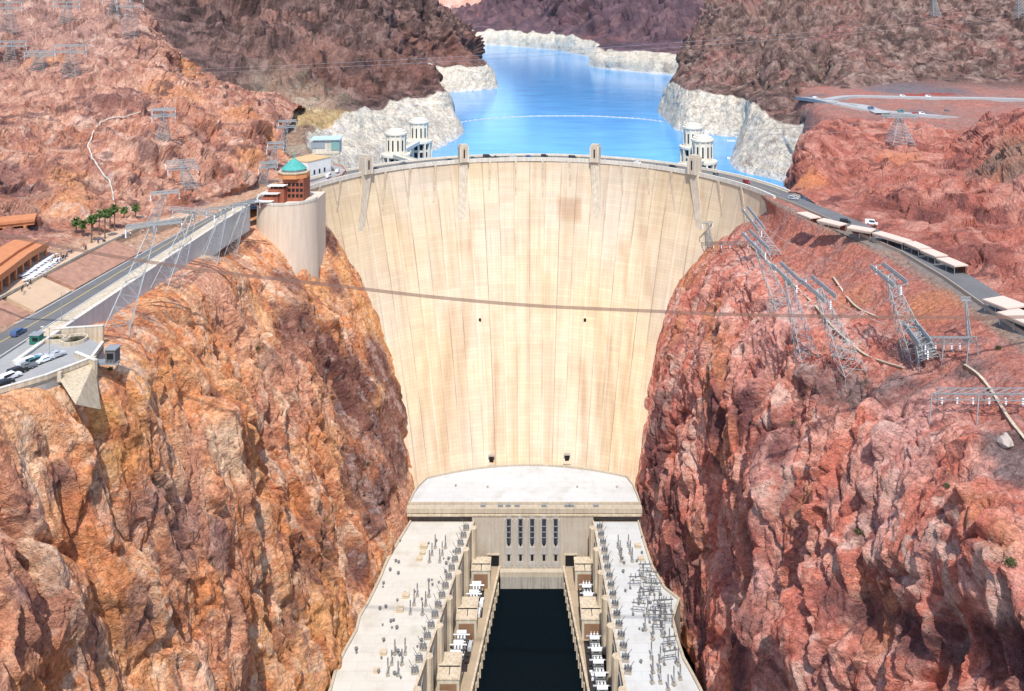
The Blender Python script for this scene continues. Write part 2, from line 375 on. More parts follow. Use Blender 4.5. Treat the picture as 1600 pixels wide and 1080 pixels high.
def col_right(p, u, v, h):
    v = v - 1
    a = strat(p, 24, 31, (.7, 1, .6)); b = strat(p, 9, 32, (.45, 1, .4)); c = strat(p, 50, 33, (1, 1, 1), 3); d = fbm(p / 1.6, 3, 35)
    e = strat(p, 4.5, 37, (.4, 1, .3), 4); g = strat(p, 6, 39, (.6, 1, .5), 4)
    k = mix(c3(.56, .18, .125), c3(.70, .33, .25), sstep(-.3, .35, b)); k = mix(k, c3(.40, .125, .10), sstep(.08, .5, a) * .7)
    k = mix(k, c3(.60, .31, .26), sstep(.12, .5, c) * .75); k = mix(k, c3(.55, .25, .12), sstep(.18, .5, -c) * .6)
    k = mix(k, c3(.28, .10, .085), sstep(.15, .45, e) * .5); k = mix(k, c3(.70, .42, .34), sstep(.22, .5, -e) * .5)
    k = mix(k, c3(.66, .46, .38), sstep(.3, .55, strat(p, 10, 38, (.4, 1, .3))) * .7)
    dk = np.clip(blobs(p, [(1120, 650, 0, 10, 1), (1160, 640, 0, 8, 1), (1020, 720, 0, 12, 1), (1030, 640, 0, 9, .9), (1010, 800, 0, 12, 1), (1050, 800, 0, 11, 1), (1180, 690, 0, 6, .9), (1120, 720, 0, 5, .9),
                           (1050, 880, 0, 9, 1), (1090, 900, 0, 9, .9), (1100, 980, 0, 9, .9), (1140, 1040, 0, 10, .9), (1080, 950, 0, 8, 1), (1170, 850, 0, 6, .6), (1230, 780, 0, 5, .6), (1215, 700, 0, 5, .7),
                           (1420, 990, 0, 5, 1), (1480, 1000, 0, 5, 1), (1540, 1010, 0, 5, 1), (1360, 960, 0, 5, .9), (1300, 930, 0, 5, .8), (1590, 1020, 0, 5, 1), (1170, 1000, 0, 9, .6)]) * (1.1 + .8 * a + .6 * b), 0, 1)  # blobs along the bottom-right ledge paint its shadow into the rock colour
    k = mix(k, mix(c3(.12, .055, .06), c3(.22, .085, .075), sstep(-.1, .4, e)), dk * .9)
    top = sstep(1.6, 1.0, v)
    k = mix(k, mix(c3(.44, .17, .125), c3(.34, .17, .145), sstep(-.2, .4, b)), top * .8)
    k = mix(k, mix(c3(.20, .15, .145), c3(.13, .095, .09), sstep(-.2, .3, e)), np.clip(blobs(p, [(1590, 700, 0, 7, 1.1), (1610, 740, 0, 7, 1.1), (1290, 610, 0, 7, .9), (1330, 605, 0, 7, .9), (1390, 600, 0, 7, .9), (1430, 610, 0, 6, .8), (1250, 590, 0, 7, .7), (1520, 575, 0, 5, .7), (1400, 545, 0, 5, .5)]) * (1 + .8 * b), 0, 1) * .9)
    k = mix(k, c3(.30, .24, .19), sstep(.30, .12, v) * sstep(-.05, .05, v) * .8)
    k = mix(k, c3(.54, .21, .10), np.clip(blobs(p, [(1450, 480, 0, 11, 1), (1530, 790, 0, 5, 1), (1330, 470, 0, 8, .6), (1560, 830, 0, 4, .7)]) * (1 + b), 0, 1) * .7)
    k = mix(k, c3(.64, .36, .32), np.clip(blobs(p, [(1400, 720, 0, 10, .8), (1370, 790, 0, 9, .7), (1160, 870, 0, 5, .9), (1180, 900, 0, 5, .9), (1500, 890, 0, 4, .8)]) * (1 + .8 * b), 0, 1) * .7)
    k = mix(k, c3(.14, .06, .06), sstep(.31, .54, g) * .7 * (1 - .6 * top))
    return k * (1 + .35 * d[:, None])
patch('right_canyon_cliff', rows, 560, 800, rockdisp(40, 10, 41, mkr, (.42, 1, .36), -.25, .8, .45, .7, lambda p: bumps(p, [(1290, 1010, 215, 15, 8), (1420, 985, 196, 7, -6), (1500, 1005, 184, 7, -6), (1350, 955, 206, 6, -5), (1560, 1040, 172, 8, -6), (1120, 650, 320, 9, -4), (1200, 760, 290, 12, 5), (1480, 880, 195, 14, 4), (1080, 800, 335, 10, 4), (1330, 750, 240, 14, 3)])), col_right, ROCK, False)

# orange hill behind the left road
Wt = lambda *a: tuple(W(*a))
rows = [[(-143, 100, 176), (-143, 170, 176), (-143, 230, 176), (-143, 275, 176), (-141, 325, 176), (-140, 365, 176), (-136, 398, 176), (-122, 425, 176), (-118, 450, 175)],
        [(-172, 100, 190), (-172, 185, 187), (-172, 250, 185.5), (-172, 285, 185.5), (-163, 325, 182.5), (-152, 370, 179.5), (-146, 408, 177.6), (-138, 440, 179), (-133, 470, 179)],
        [(-232, 120, 200), Wt(-80, 335, 280), Wt(0, 330, 305), Wt(110, 318, 328), Wt(210, 312, 342), Wt(320, 290, 385), Wt(395, 270, 415), Wt(425, 245, 465), Wt(445, 240, 510)],
        [(-320, 200, 235), Wt(-60, 200, 370), Wt(50, 200, 392), Wt(150, 200, 412), Wt(250, 190, 432), Wt(340, 190, 470), Wt(400, 190, 490), Wt(428, 190, 545), Wt(450, 200, 590)],
        [(-420, 300, 270), Wt(-60, 100, 490), Wt(60, 100, 510), Wt(170, 90, 530), Wt(250, 105, 545), Wt(305, 125, 570), Wt(365, 150, 590), Wt(415, 162, 620), Wt(460, 172, 650)],
        [(-560, 420, 330), Wt(-60, -40, 660), Wt(80, -40, 680), Wt(195, 0, 650), Wt(278, 70, 600), Wt(308, 112, 640), Wt(365, 140, 680), Wt(425, 155, 700), Wt(480, 165, 720)],
        [(-600, 640, 300), Wt(-80, 0, 820), Wt(80, 10, 830), Wt(200, 60, 780), Wt(285, 115, 720), Wt(320, 150, 740), Wt(375, 175, 760), Wt(430, 185, 770), Wt(490, 190, 780)]]
def col_lhill(p, u, v, h):
    a = strat(p, 40, 51, (1, 1, .6)); b = strat(p, 13, 52, (1, 1, .4)); d = fbm(p / 2, 3, 55); e = strat(p, 6, 57, (1, 1, .4), 4)
    k = mix(c3(.48, .21, .135), c3(.60, .33, .23), sstep(-.3, .35, b)); k = mix(k, c3(.32, .15, .12), sstep(.0, .45, a) * .8)
    k = mix(k, c3(.26, .12, .095), sstep(.12, .42, e) * .6); k = mix(k, c3(.66, .42, .31), sstep(.22, .5, -e) * .5)
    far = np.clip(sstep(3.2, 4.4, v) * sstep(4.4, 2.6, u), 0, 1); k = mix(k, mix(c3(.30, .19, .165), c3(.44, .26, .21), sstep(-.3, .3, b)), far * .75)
    k = mix(k, c3(.66, .30, .135), np.clip(blobs(p, [(285, 100, 0, 22, 1), (270, 140, 0, 18, .8), (425, 220, 0, 14, 1), (100, 310, 0, 12, .8), (120, 280, 0, 12, .8), (395, 250, 0, 12, .9), (390, 180, 0, 18, .7), (75, 90, 0, 14, .6)]) * (1 + .7 * b), 0, 1) * .75)
    k = mix(k, c3(.68, .48, .38), sstep(.32, .58, strat(p, 15, 58, (1, 1, .4))) * .6)
    k = mix(k, c3(.15, .08, .075), sstep(.26, .5, strat(p, 13, 56, (1, 1, .5))) * .8)
    k = mix(k, c3(.16, .085, .08), np.clip(blobs(p, [(20, 180, 0, 9, .9), (170, 150, 0, 7, .9), (215, 215, 0, 8, .9), (235, 230, 0, 6, .9), (150, 300, 0, 5, .8), (60, 310, 0, 7, .6)]) * (1 + b), 0, 1) * .7)
    k = mix(k, c3(.58, .36, .24), sstep(1.05, .8, v) * .9)
    return k * (1 + .35 * d[:, None])
mkh = lambda p, u, v: .02 + .98 * sstep(1.1, 2.0, v) * (1 - .5 * sstep(7, 8, u))
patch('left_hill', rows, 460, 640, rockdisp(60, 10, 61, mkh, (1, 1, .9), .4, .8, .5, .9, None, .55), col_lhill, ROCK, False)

# dark mountain with the pale shoreline on the left of the lake
def shore(pts, z): return [(x, y, z) for x, y in pts]
SH = [(-113, 420), (-116, 500), (-122, 600), (-105, 740), (-80, 844), (-75, 902), (-90, 969), (-134, 1154), (-140, 1335), (-62, 1425), (-75, 1560), (-160, 2000)]
rows = [[(x + 6, y, 112) for x, y in SH], shore(SH, 131.5),
        [(-120, 430, 177), (-136, 500, 177), (-165, 600, 177), (-165, 740, 175), (-132, 880, 174), (-99, 930, 174), (-122, 1010, 174), (-185, 1190, 174), (-190, 1370, 174), (-84, 1440, 174), (-98, 1580, 174), (-190, 2010, 174)],
        [(-132, 445, 178), (-165, 540, 178), Wt(480, 172, 720), Wt(545, 150, 850), Wt(600, 132, 950), Wt(680, 124, 985), Wt(660, 104, 1110), Wt(610, 88, 1270), Wt(660, 80, 1420), Wt(735, 80, 1480), Wt(740, 80, 1620), Wt(745, 75, 2050)],
        [(-170, 540, 176), (-230, 640, 182), Wt(380, 112, 850), Wt(440, 92, 950), Wt(520, 72, 1050), Wt(600, 62, 1120), Wt(600, 52, 1200), Wt(610, 42, 1350), Wt(660, 40, 1480), Wt(705, 45, 1520), Wt(715, 45, 1680), Wt(720, 40, 2100)],
        [Wt(230, 60, 860), Wt(250, 50, 900), Wt(310, 30, 1000), Wt(380, 20, 1100), Wt(460, 10, 1180), Wt(540, 0, 1250), Wt(570, -5, 1330), Wt(600, -5, 1420), Wt(640, -5, 1520), Wt(668, 5, 1580), Wt(678, 10, 1740), Wt(680, 10, 2200)],
        [Wt(120, -80, 1100), Wt(150, -90, 1150), Wt(220, -90, 1200), Wt(300, -100, 1300), Wt(400, -100, 1400), Wt(500, -100, 1450), Wt(540, -90, 1520), Wt(580, -60, 1600), Wt(610, -40, 1680), Wt(640, -10, 1700), Wt(650, 0, 1850), Wt(650, 5, 2300)]]
def ringmix(k, p, v, top=2.0):
    w = v + .10 * fbm(p / 30, 3, 88)
    r = sstep(top + .06, top - .01, w)
    band = fbm(p * np.array([.01, .01, .35]), 3, 90); s = strat(p, 12, 91, (1, 1, .25)); s2 = fbm(p / 5, 3, 93)
    ring = mix(c3(.69, .61, .49), c3(.60, .51, .41), sstep(-.1, .45, s) * .8) ; ring = mix(ring, c3(.72, .67, .60), sstep(.1, .5, band) * .6)
    ring = ring * (1 + .12 * s2[:, None]); ring = mix(ring, c3(.34, .27, .22), sstep(.36, .6, strat(p, 16, 97, (1, 1, .4))) * .7)
    ring = mix(ring, c3(.70, .66, .60), sstep(1.2, 1.05, v))
    return mix(k, ring, r)
def col_lmount(p, u, v, h):
    a = strat(p, 90, 71, (1, 1, .35)); b = strat(p, 30, 72, (1, 1, .25)); d = fbm(p / 9, 4, 75)
    e = strat(p, 13, 77, (1, .5, .12), 4); k = mix(c3(.15, .092, .082), c3(.29, .175, .15), sstep(-.3, .4, b)); k = mix(k, c3(.38, .20, .16), sstep(.05, .5, a) * .75); k = mix(k, c3(.06, .04, .04), sstep(.05, .35, e) * .7); k = mix(k, c3(.42, .28, .24), sstep(.2, .5, -e) * .45)
    low = sstep(4.2, 3.2, v) * sstep(2, 3.0, v); k = mix(k, c3(.27, .12, .09), low * .55 * sstep(-.4, .2, a))
    k = mix(k, c3(.05, .035, .035), sstep(.25, .55, strat(p, 34, 76, (1, 1, .25))) * .8)
    near = sstep(3.4, 2.0, u); k = mix(k, mix(c3(.52, .34, .24), c3(.62, .50, .38), sstep(-.3, .3, b)), near * sstep(4.2, 3.2, v) * .85)
    k = mix(k, c3(.66, .46, .22), np.clip(blobs(p, [(450, 180, 690, 40, 1), (510, 185, 720, 40, 1), (540, 195, 690, 35, 1), (560, 215, 690, 30, .8)]), 0, 1) * .85)
    k = ringmix(k * .82, p, v)
    return k * (1 + .3 * d[:, None])
mkm = lambda p, u, v: (.12 + .25 * sstep(.9, 2.3, v) + .63 * sstep(2.2, 3.6, v)) * (.15 + .85 * sstep(.8, 3, u))
patch('left_mountain', rows, 330, 460, rockdisp(120, 30, 81, mkm, (1, 1, .28), .3, .7, 1.4, .75, None, .4), col_lmount, ROCKF)

# right shore of the lake and the dark slope above it
SHR = [(150, 420), (185, 520), (207, 628), (181, 692), (198, 771), (240, 852), (210, 880), (173, 917), (171, 969), (186, 1131), (240, 1230), (330, 1450)]
rows = [[(x - 6, y, 112) for x, y in SHR], shore(SHR, 131.5),
        [(152, 425, 177), (200, 520, 176), (240, 628, 174), Wt(1215, 192, 700), Wt(1180, 165, 800), Wt(1168, 158, 872), Wt(1150, 152, 900), Wt(1078, 142, 950), Wt(1062, 136, 1010), Wt(1050, 126, 1150), (265, 1240, 174), (350, 1460, 174)],
        [(165, 435, 180), Wt(1275, 208, 600), Wt(1268, 182, 665), Wt(1232, 156, 760), Wt(1203, 140, 840), Wt(1190, 140, 890), Wt(1150, 130, 940), Wt(1100, 122, 980), Wt(1078, 112, 1050), Wt(1064, 104, 1180), Wt(1060, 95, 1300), Wt(1060, 90, 1500)],
        [(250, 540, 150), (262, 640, 168), Wt(1300, 172, 705), Wt(1270, 136, 810), Wt(1228, 116, 890), Wt(1200, 110, 930), Wt(1160, 92, 1000), Wt(1120, 82, 1060), Wt(1100, 72, 1130), Wt(1085, 60, 1260), Wt(1085, 50, 1380), Wt(1085, 40, 1560)],
        [(330, 680, 150), (335, 700, 162), (340, 770, 180), Wt(1300, 92, 915), Wt(1260, 62, 1000), Wt(1230, 45, 1060), Wt(1190, 35, 1120), Wt(1150, 25, 1190), Wt(1130, 12, 1260), Wt(1120, 0, 1400), Wt(1120, -10, 1520), Wt(1120, -20, 1700)],
        [(520, 800, 150), (520, 850, 165), (520, 950, 190), Wt(1450, 10, 1150), Wt(1380, -30, 1200), Wt(1320, -50, 1250), Wt(1260, -60, 1300), Wt(1210, -60, 1350), Wt(1180, -60, 1450), Wt(1165, -60, 1600), Wt(1160, -60, 1750), Wt(1160, -60, 1900)]]
def col_dark(p, u, v, h, lake=True):
    a = strat(p, 80, 101, (1, 1, .5)); b = strat(p, 26, 102, (1, 1, .45)); d = fbm(p / 8, 4, 105)
    e = strat(p, 11, 107, (1, 1, .5), 4); k = mix(c3(.15, .095, .08), c3(.29, .18, .15), sstep(-.3, .4, b)); k = mix(k, c3(.33, .15, .125), sstep(.08, .5, a) * .7); k = mix(k, c3(.06, .04, .04), sstep(.1, .4, e) * .65); k = mix(k, c3(.46, .34, .28), sstep(.2, .5, -e) * .5)
    k = mix(k, c3(.34, .25, .21), sstep(.34, .6, strat(p, 22, 108, (1, 1, .5))) * .55)
    k = mix(k, c3(.05, .035, .035), sstep(.27, .55, strat(p, 28, 106, (1, 1, .5))) * .8)
    if lake: k = ringmix(k, p, v)
    return k * (1 + .3 * d[:, None])
mkm2 = lambda p, u, v: (.12 + .25 * sstep(.9, 2.3, v) + .63 * sstep(2.2, 3.6, v)) * (.15 + .85 * sstep(1, 3, u))
patch('right_shore', rows, 330, 420, rockdisp(110, 22, 121, mkm2, (1, 1, .7), -.3, .8, .7, .75, None, .5), col_dark, ROCKF)

# far shore and the mountains closing the view
SF = [(560, 1500), (330, 1720), (172, 1949), (160, 2120), (193, 2323), (125, 2740), (60, 2950), (-238, 3392), (-800, 3600)]
rows = [[(x, y - 10, 112) for x, y in SF], shore(SF, 131.5),
        [(600, 1540, 178), (355, 1760, 176), (198, 1990, 176), (188, 2160, 178), (217, 2370, 180), (140, 2790, 184), (60, 3020, 188), (-250, 3480, 196), (-820, 3700, 196)],
        [Wt(1180, 60, 1900), Wt(1080, 62, 2000), Wt(1000, 54, 2300), Wt(960, 52, 2500), Wt(925, 48, 2700), Wt(890, 38, 3000), Wt(850, 30, 3300), Wt(745, 34, 3800), Wt(640, 48, 4000)],
        [Wt(1200, 0, 2400), Wt(1100, 0, 2500), Wt(1030, 0, 2700), Wt(975, 0, 2900), Wt(920, 0, 3100), Wt(880, -8, 3400), Wt(830, -12, 3700), Wt(740, 14, 4200), Wt(640, 44, 4500)],
        [Wt(1250, -70, 2900), Wt(1130, -80, 3000), Wt(1050, -80, 3200), Wt(990, -80, 3400), Wt(930, -80, 3600), Wt(880, -80, 3900), Wt(830, -60, 4200), Wt(775, 0, 4700), Wt(690, 40, 5000)]]
def col_far(p, u, v, h):
    a = strat(p, 200, 131, (1, 1, .6)); b = strat(p, 70, 132, (1, 1, .5)); d = fbm(p / 22, 4, 135)
    k = mix(c3(.11, .07, .085), c3(.19, .115, .125), sstep(-.3, .45, b)); k = mix(k, c3(.27, .12, .11), sstep(.2, .6, a) * .7)
    k = mix(k, c3(.06, .042, .055), sstep(.25, .55, strat(p, 70, 136, (1, 1, .5))) * .7)
    return ringmix(k, p / 2.2, v) * (1 + .25 * d[:, None])
mkf = lambda p, u, v: .08 + .2 * sstep(.9, 2.3, v) + .72 * sstep(2.2, 3.4, v)
patch('far_mountain', rows, 220, 420, rockdisp(300, 70, 141, mkf, (1, 1, .6), .3, .8, 1.0, .75, None, .4), col_far, ROCKF)
rows = [[Wt(x, y, D + (x - 700) * .5) for x in (300, 450, 600, 700, 800, 950)] for y, D in ((70, 5600), (30, 5900), (0, 6300), (-40, 7000))]
def col_pink(p, u, v, h):
    a = strat(p, 260, 151); k = mix(c3(.62, .34, .26), c3(.72, .46, .38), sstep(-.3, .4, a)); return mix(k, c3(.30, .15, .14), sstep(.2, .5, strat(p, 120, 152)) * .7)
patch('distant_hill', rows, 60, 120, rockdisp(400, 80, 151, lambda p, u, v: 1.0 + 0 * u), col_pink, ROCKF)

# red rocks beside the right-hand road, rising to the plateau with the highway
rows = [[(129.5, 401, 177.7), Wt(1298, 330, 366, ), Wt(1400, 372, 322), Wt(1500, 430, 276), Wt(1600, 497, 238), (154, 180, 178), (160, 60, 180)],
        [Wt(1262, 262, 415), Wt(1325, 285, 398), Wt(1410, 322, 350), Wt(1510, 375, 305), Wt(1610, 440, 262), (176, 190, 186), (185, 60, 190)],
        [Wt(1262, 225, 440), Wt(1330, 235, 450), Wt(1410, 252, 420), Wt(1500, 290, 380), Wt(1600, 330, 330), (235, 230, 205), (235, 80, 205)],
        [Wt(1275, 205, 520), Wt(1340, 212, 520), Wt(1415, 215, 505), Wt(1500, 222, 480), Wt(1590, 186, 425), (292, 300, 236), (305, 100, 240)],
        [Wt(1285, 188, 585), Wt(1350, 188, 590), Wt(1420, 195, 590), Wt(1500, 205, 580), Wt(1600, 192, 560), (350, 420, 205), (380, 200, 215)],
        [Wt(1270, 165, 660), Wt(1350, 165, 670), Wt(1420, 170, 660), Wt(1500, 180, 640), Wt(1600, 185, 630), (420, 560, 195), (480, 300, 205)],
        [Wt(1252, 148, 770), Wt(1340, 142, 770), Wt(1420, 146, 760), Wt(1500, 150, 740), Wt(1610, 155, 720), (520, 680, 200), (580, 400, 205)],
        [Wt(1255, 134, 900), Wt(1340, 120, 900), Wt(1420, 112, 890), Wt(1500, 112, 880), Wt(1620, 115, 870), (640, 800, 240), (700, 500, 240)]]
rows[0] = [tuple(np.array(q) - (0, 0, .9)) for q in rows[0]]
rows = [[(r[0][0] - 12, r[0][1] + 14, r[0][2] - 45)] + r for r in rows]
def col_red(p, u, v, h):
    a = strat(p, 34, 161, (1, 1, .7)); b = strat(p, 12, 162, (1, 1, .6)); d = fbm(p / 3, 3, 165)
    k = mix(c3(.42, .145, .105), c3(.54, .25, .19), sstep(-.35, .45, b)); k = mix(k, c3(.25, .085, .07), sstep(.0, .5, a) * .8)
    k = mix(k, c3(.58, .21, .09), np.clip(blobs(p, [(1262, 280, 415, 9, 1), (1410, 245, 430, 12, .6), (1590, 230, 400, 22, .8)]), 0, 1) * .8)
    k = mix(k, c3(.14, .06, .055), sstep(.3, .55, strat(p, 15, 166, (1, 1, .6))) * .75)
    flat = sstep(3.7, 4.4, v); k = mix(k, mix(c3(.38, .17, .135), c3(.33, .19, .16), sstep(-.3, .3, a)), flat * .85)
    k = mix(k, c3(.17, .15, .16), np.clip(blobs(p, [(1420, 135, 790, 34, 1), (1390, 140, 780, 26, 1), (1470, 142, 760, 28, 1), (1440, 175, 650, 12, .7), (1270, 150, 700, 14, .8)]), 0, 1) * .9)
    k = mix(k, c3(.36, .07, .055), np.clip(blobs(p, [(1425, 148, 0, 7, 1), (1445, 147, 0, 8, 1), (1465, 146, 0, 8, 1), (1482, 146, 0, 6, 1)]), 0, 1) * .85); k = mix(k, c3(.13, .085, .075), sstep(6.2, 6.7, v) * .85)
    k = mix(k, c3(.22, .16, .13), np.clip(blobs(p, [(1560, 230, 470, 18, 1), (1590, 265, 440, 10, 1)]), 0, 1) * .8)
    return k * (1 + .22 * d[:, None])
mkd = lambda p, u, v: (.03 + .97 * sstep(.25, 1.0, v)) * (1 - .82 * sstep(3.6, 4.3, v)) + .5 * sstep(6.3, 7, v)
patch('red_rock_hill', rows, 420, 460, rockdisp(50, 8.5, 171, mkd, (1, 1, 1), -.2, .75, .4, .9, None, .35, .35), col_red, ROCK, False)

rows = [[Wt(x, 172, 770) for x in (1215, 1280, 1380, 1480, 1600, 1760)], [Wt(1225, 132, 830), Wt(1290, 118, 850), Wt(1390, 112, 850), Wt(1480, 108, 850), Wt(1600, 118, 830), Wt(1760, 120, 800)],
        [Wt(1225, 80, 960), Wt(1290, 80, 960), Wt(1390, 70, 960), Wt(1480, 75, 950), Wt(1600, 75, 930), Wt(1760, 70, 900)],
        [Wt(1225, 30, 1100), Wt(1290, 32, 1080), Wt(1390, 30, 1080), Wt(1490, 30, 1060), Wt(1600, 28, 1040), Wt(1760, 20, 1000)],
        [Wt(1225, -20, 1300), Wt(1290, -12, 1260), Wt(1390, 10, 1200), Wt(1490, 12, 1180), Wt(1600, 8, 1150), Wt(1760, 0, 1100)],
        [Wt(1225, -80, 1600), Wt(1290, -80, 1600), Wt(1390, -60, 1550), Wt(1490, -50, 1500), Wt(1600, -50, 1450), Wt(1760, -60, 1400)]]
rows = [[tuple((np.array(r[0]) - (0, 0, CZ)) * 1.4 + (0, 0, CZ))] + r[1:] for r in rows]
patch('right_mountain', rows, 300, 420, rockdisp(100, 17, 181, lambda p, u, v: .05 + .95 * sstep(.3, 1.4, v), (1, 1, .8), -.3, .8, .6, .75, None, .5), lambda p, u, v, h: col_dark(p, u, v, h, False), ROCKF)

# ---------------------------------------------------------------- water
wm = newmat('lake_water', (.02, .24, .58), .12); oc = OBJC(wm)
n = NOISE(wm, MAPV(wm, oc, (.02, .06, .05)), 1.0, 6, .6); n2 = NOISE(wm, MAPV(wm, oc, (.35, .5, .5)), 1.0, 3, .6)
LK(wm, MIX(wm, 'MIX', RAMP(wm, n, [(.35, 0.0), (.7, 1.0)]), (.03, .27, .62), (.07, .38, .74)), BS(wm).inputs['Base Color'])
LK(wm, BUMP(wm, n2, .25, .3), BS(wm).inputs['Normal']); BS(wm).inputs['IOR'].default_value = 1.33; BS(wm).inputs['Specular IOR Level'].default_value = .5
xs = np.linspace(-1, 1, 5); _n = 60; _a = [((RD + 13) * sin(t), YC + (RD + 13) * cos(t)) for t in np.linspace(-1.4, 1.4, _n)]
m = MB(); m.add([(x, y, ZL) for x, y in _a] + [(x * 7, 4200, ZL) for x, y in _a], [(i, i + 1, _n + i + 1, _n + i) for i in range(_n - 1)])
_x, _y = _a[0]; m.add([(-900, _y, ZL), (_x, _y, ZL), (_x * 7, 4200, ZL), (-1000, 4200, ZL), (-_x, _y, ZL), (900, _y, ZL), (1000, 4200, ZL), (-_x * 7, 4200, ZL)], [(0, 1, 2, 3), (4, 5, 6, 7)])
lake = m.build('lake', wm); lake['kind'] = 'structure'
rm = newmat('river_water', (.002, .007, .009), .3); oc = OBJC(rm)
n2 = NOISE(rm, MAPV(rm, oc, (.5, .25, .5)), 1.0, 5, .65)
LK(rm, BUMP(rm, n2, .5, .5), BS(rm).inputs['Normal']); BS(rm).inputs['IOR'].default_value = 1.33; BS(rm).inputs['Specular IOR Level'].default_value = .07
LK(rm, MIX(rm, 'MIX', RAMP(rm, NOISE(rm, MAPV(rm, oc, (.9, .5, .5)), 1.0, 6, .75), [(.66, 0.0), (.86, 1.0)]), (.0015, .005, .008), (.05, .09, .11)), BS(rm).inputs['Base Color'])
m = MB(); m.add([(-90, 20, 1.5), (90, 20, 1.5), (90, 372, 1.5), (-90, 372, 1.5)], [(0, 1, 2, 3)])
river = m.build('river', rm); river['kind'] = 'structure'
bedm = worn('riverbed', (.2, .14, .1), .3, .05)
m = MB(); m.add([(-400, -100, -6), (400, -100, -6), (400, 420, -6), (-400, 420, -6)], [(0, 1, 2, 3)]); m.build('riverbed_ground', bedm)['kind'] = 'structure'
# ---------------------------------------------------------------- the dam
dm = newmat('dam_concrete', (.6, .5, .36), .9)
uv = NN(dm, 'ShaderNodeUVMap').outputs[0]; 
br = NN(dm, 'ShaderNodeTexBrick'); br.offset = 0; br.inputs['Scale'].default_value = 1; br.inputs['Brick Width'].default_value = 8.2; br.inputs['Row Height'].default_value = 1.55
br.inputs['Mortar Size'].default_value = .09; br.inputs['Mortar Smooth'].default_value = .3; br.inputs['Bias'].default_value = 0
br.inputs['Color1'].default_value = (.93, .93, .93, 1); br.inputs['Color2'].default_value = (1.03, 1.03, 1.03, 1); br.inputs['Mortar'].default_value = (.86, .83, .79, 1); LK(dm, uv, br.inputs[0])
g1 = NOISE(dm, MAPV(dm, uv, (.022, .016, 1)), 1.0, 4, .55); g2 = NOISE(dm, MAPV(dm, uv, (.25, .010, 1)), 1.0, 6, .7); g3 = NOISE(dm, MAPV(dm, uv, (.12, .1, 1)), 1.0, 6, .65); g4 = NOISE(dm, MAPV(dm, uv, (1.6, .035, 1)), 1.0, 4, .65)
c = MIX(dm, 'MIX', RAMP(dm, g1, [(.35, 0.0), (.65, 1.0)]), (.635, .50, .325), (.585, .49, .38))
c = MIX(dm, 'MIX', RAMP(dm, g3, [(.5, 0.0), (.75, .6)]), c, (.57, .40, .27))
b2 = NN(dm, 'ShaderNodeTexBrick'); b2.offset = 0; b2.inputs['Scale'].default_value = 1; b2.inputs['Brick Width'].default_value = 8.2; b2.inputs['Row Height'].default_value = 13.95
b2.inputs['Mortar Size'].default_value = .0; b2.inputs['Color1'].default_value = (.90, .89, .88, 1); b2.inputs['Color2'].default_value = (1.07, 1.07, 1.07, 1); LK(dm, uv, b2.inputs[0]); b2.inputs['Bias'].default_value = .2
c = MIX(dm, 'MULTIPLY', .75, c, b2.outputs[0])
c = MIX(dm, 'MULTIPLY', .5, c, RAMP(dm, g2, [(.33, (.72, .63, .56)), (.52, (1, 1, 1)), (.7, (1.08, 1.08, 1.08))]))
c = MIX(dm, 'MULTIPLY', .5, c, RAMP(dm, g4, [(.3, (.56, .48, .43)), (.44, (1, 1, 1)), (.62, (1, 1, 1)), (.72, (1.12, 1.12, 1.12))]))
c = MIX(dm, 'MULTIPLY', .8, c, br.outputs[0])
# contraction joints between the columns: broken dark and pale lines
sx = NN(dm, 'ShaderNodeSeparateXYZ'); LK(dm, uv, sx.inputs[0]); dv = NN(dm, 'ShaderNodeMath', operation='DIVIDE'); LK(dm, sx.outputs[0], dv.inputs[0]); dv.inputs[1].default_value = 8.2
frc = NN(dm, 'ShaderNodeMath', operation='FRACT'); LK(dm, dv.outputs[0], frc.inputs[0])
jl = RAMP(dm, frc.outputs[0], [(0.0, 1.0), (.05, 1.0), (.075, 0.0)]); j2 = RAMP(dm, frc.outputs[0], [(.07, 0.0), (.09, 1.0), (.16, 1.0), (.19, 0.0)])
gj = NOISE(dm, MAPV(dm, uv, (.12, .025, 1)), 1.0, 3, .6)
def mul(a, b): n = NN(dm, 'ShaderNodeMath', operation='MULTIPLY'); LK(dm, a, n.inputs[0]); LK(dm, b, n.inputs[1]); return n.outputs[0]
c = MIX(dm, 'MIX', mul(jl, RAMP(dm, gj, [(.42, 0.0), (.62, .75)])), c, (.27, .20, .15))
c = MIX(dm, 'MIX', mul(j2, RAMP(dm, gj, [(.36, .5), (.55, 0.0)])), c, (.70, .62, .50))
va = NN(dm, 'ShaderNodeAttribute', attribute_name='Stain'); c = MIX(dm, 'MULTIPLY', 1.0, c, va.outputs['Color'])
LK(dm, c, BS(dm).inputs['Base Color']); BS(dm).inputs['Specular IOR Level'].default_value = .15
LK(dm, BUMP(dm, br.outputs[1], -.3, .12, ), BS(dm).inputs['Normal'])

conc = worn('pale_concrete', (.66, .56, .42), .18, .15, streak=.5)
conc_grey = worn('grey_concrete', (.47, .43, .37), .22, .15, streak=.5)
conc_white = worn('white_concrete', (.70, .66, .58), .12, .2, streak=.35)
asph = worn('asphalt', (.17, .165, .165), .2, .12)
dark = newmat('dark_opening', (.012, .012, .014), .6)
steel = worn('galvanised_steel', (.36, .38, .39), .15, .5, .5, 0, metal=.3)
cwhite = worn('white_paint', (.78, .77, .74), .08, .3)

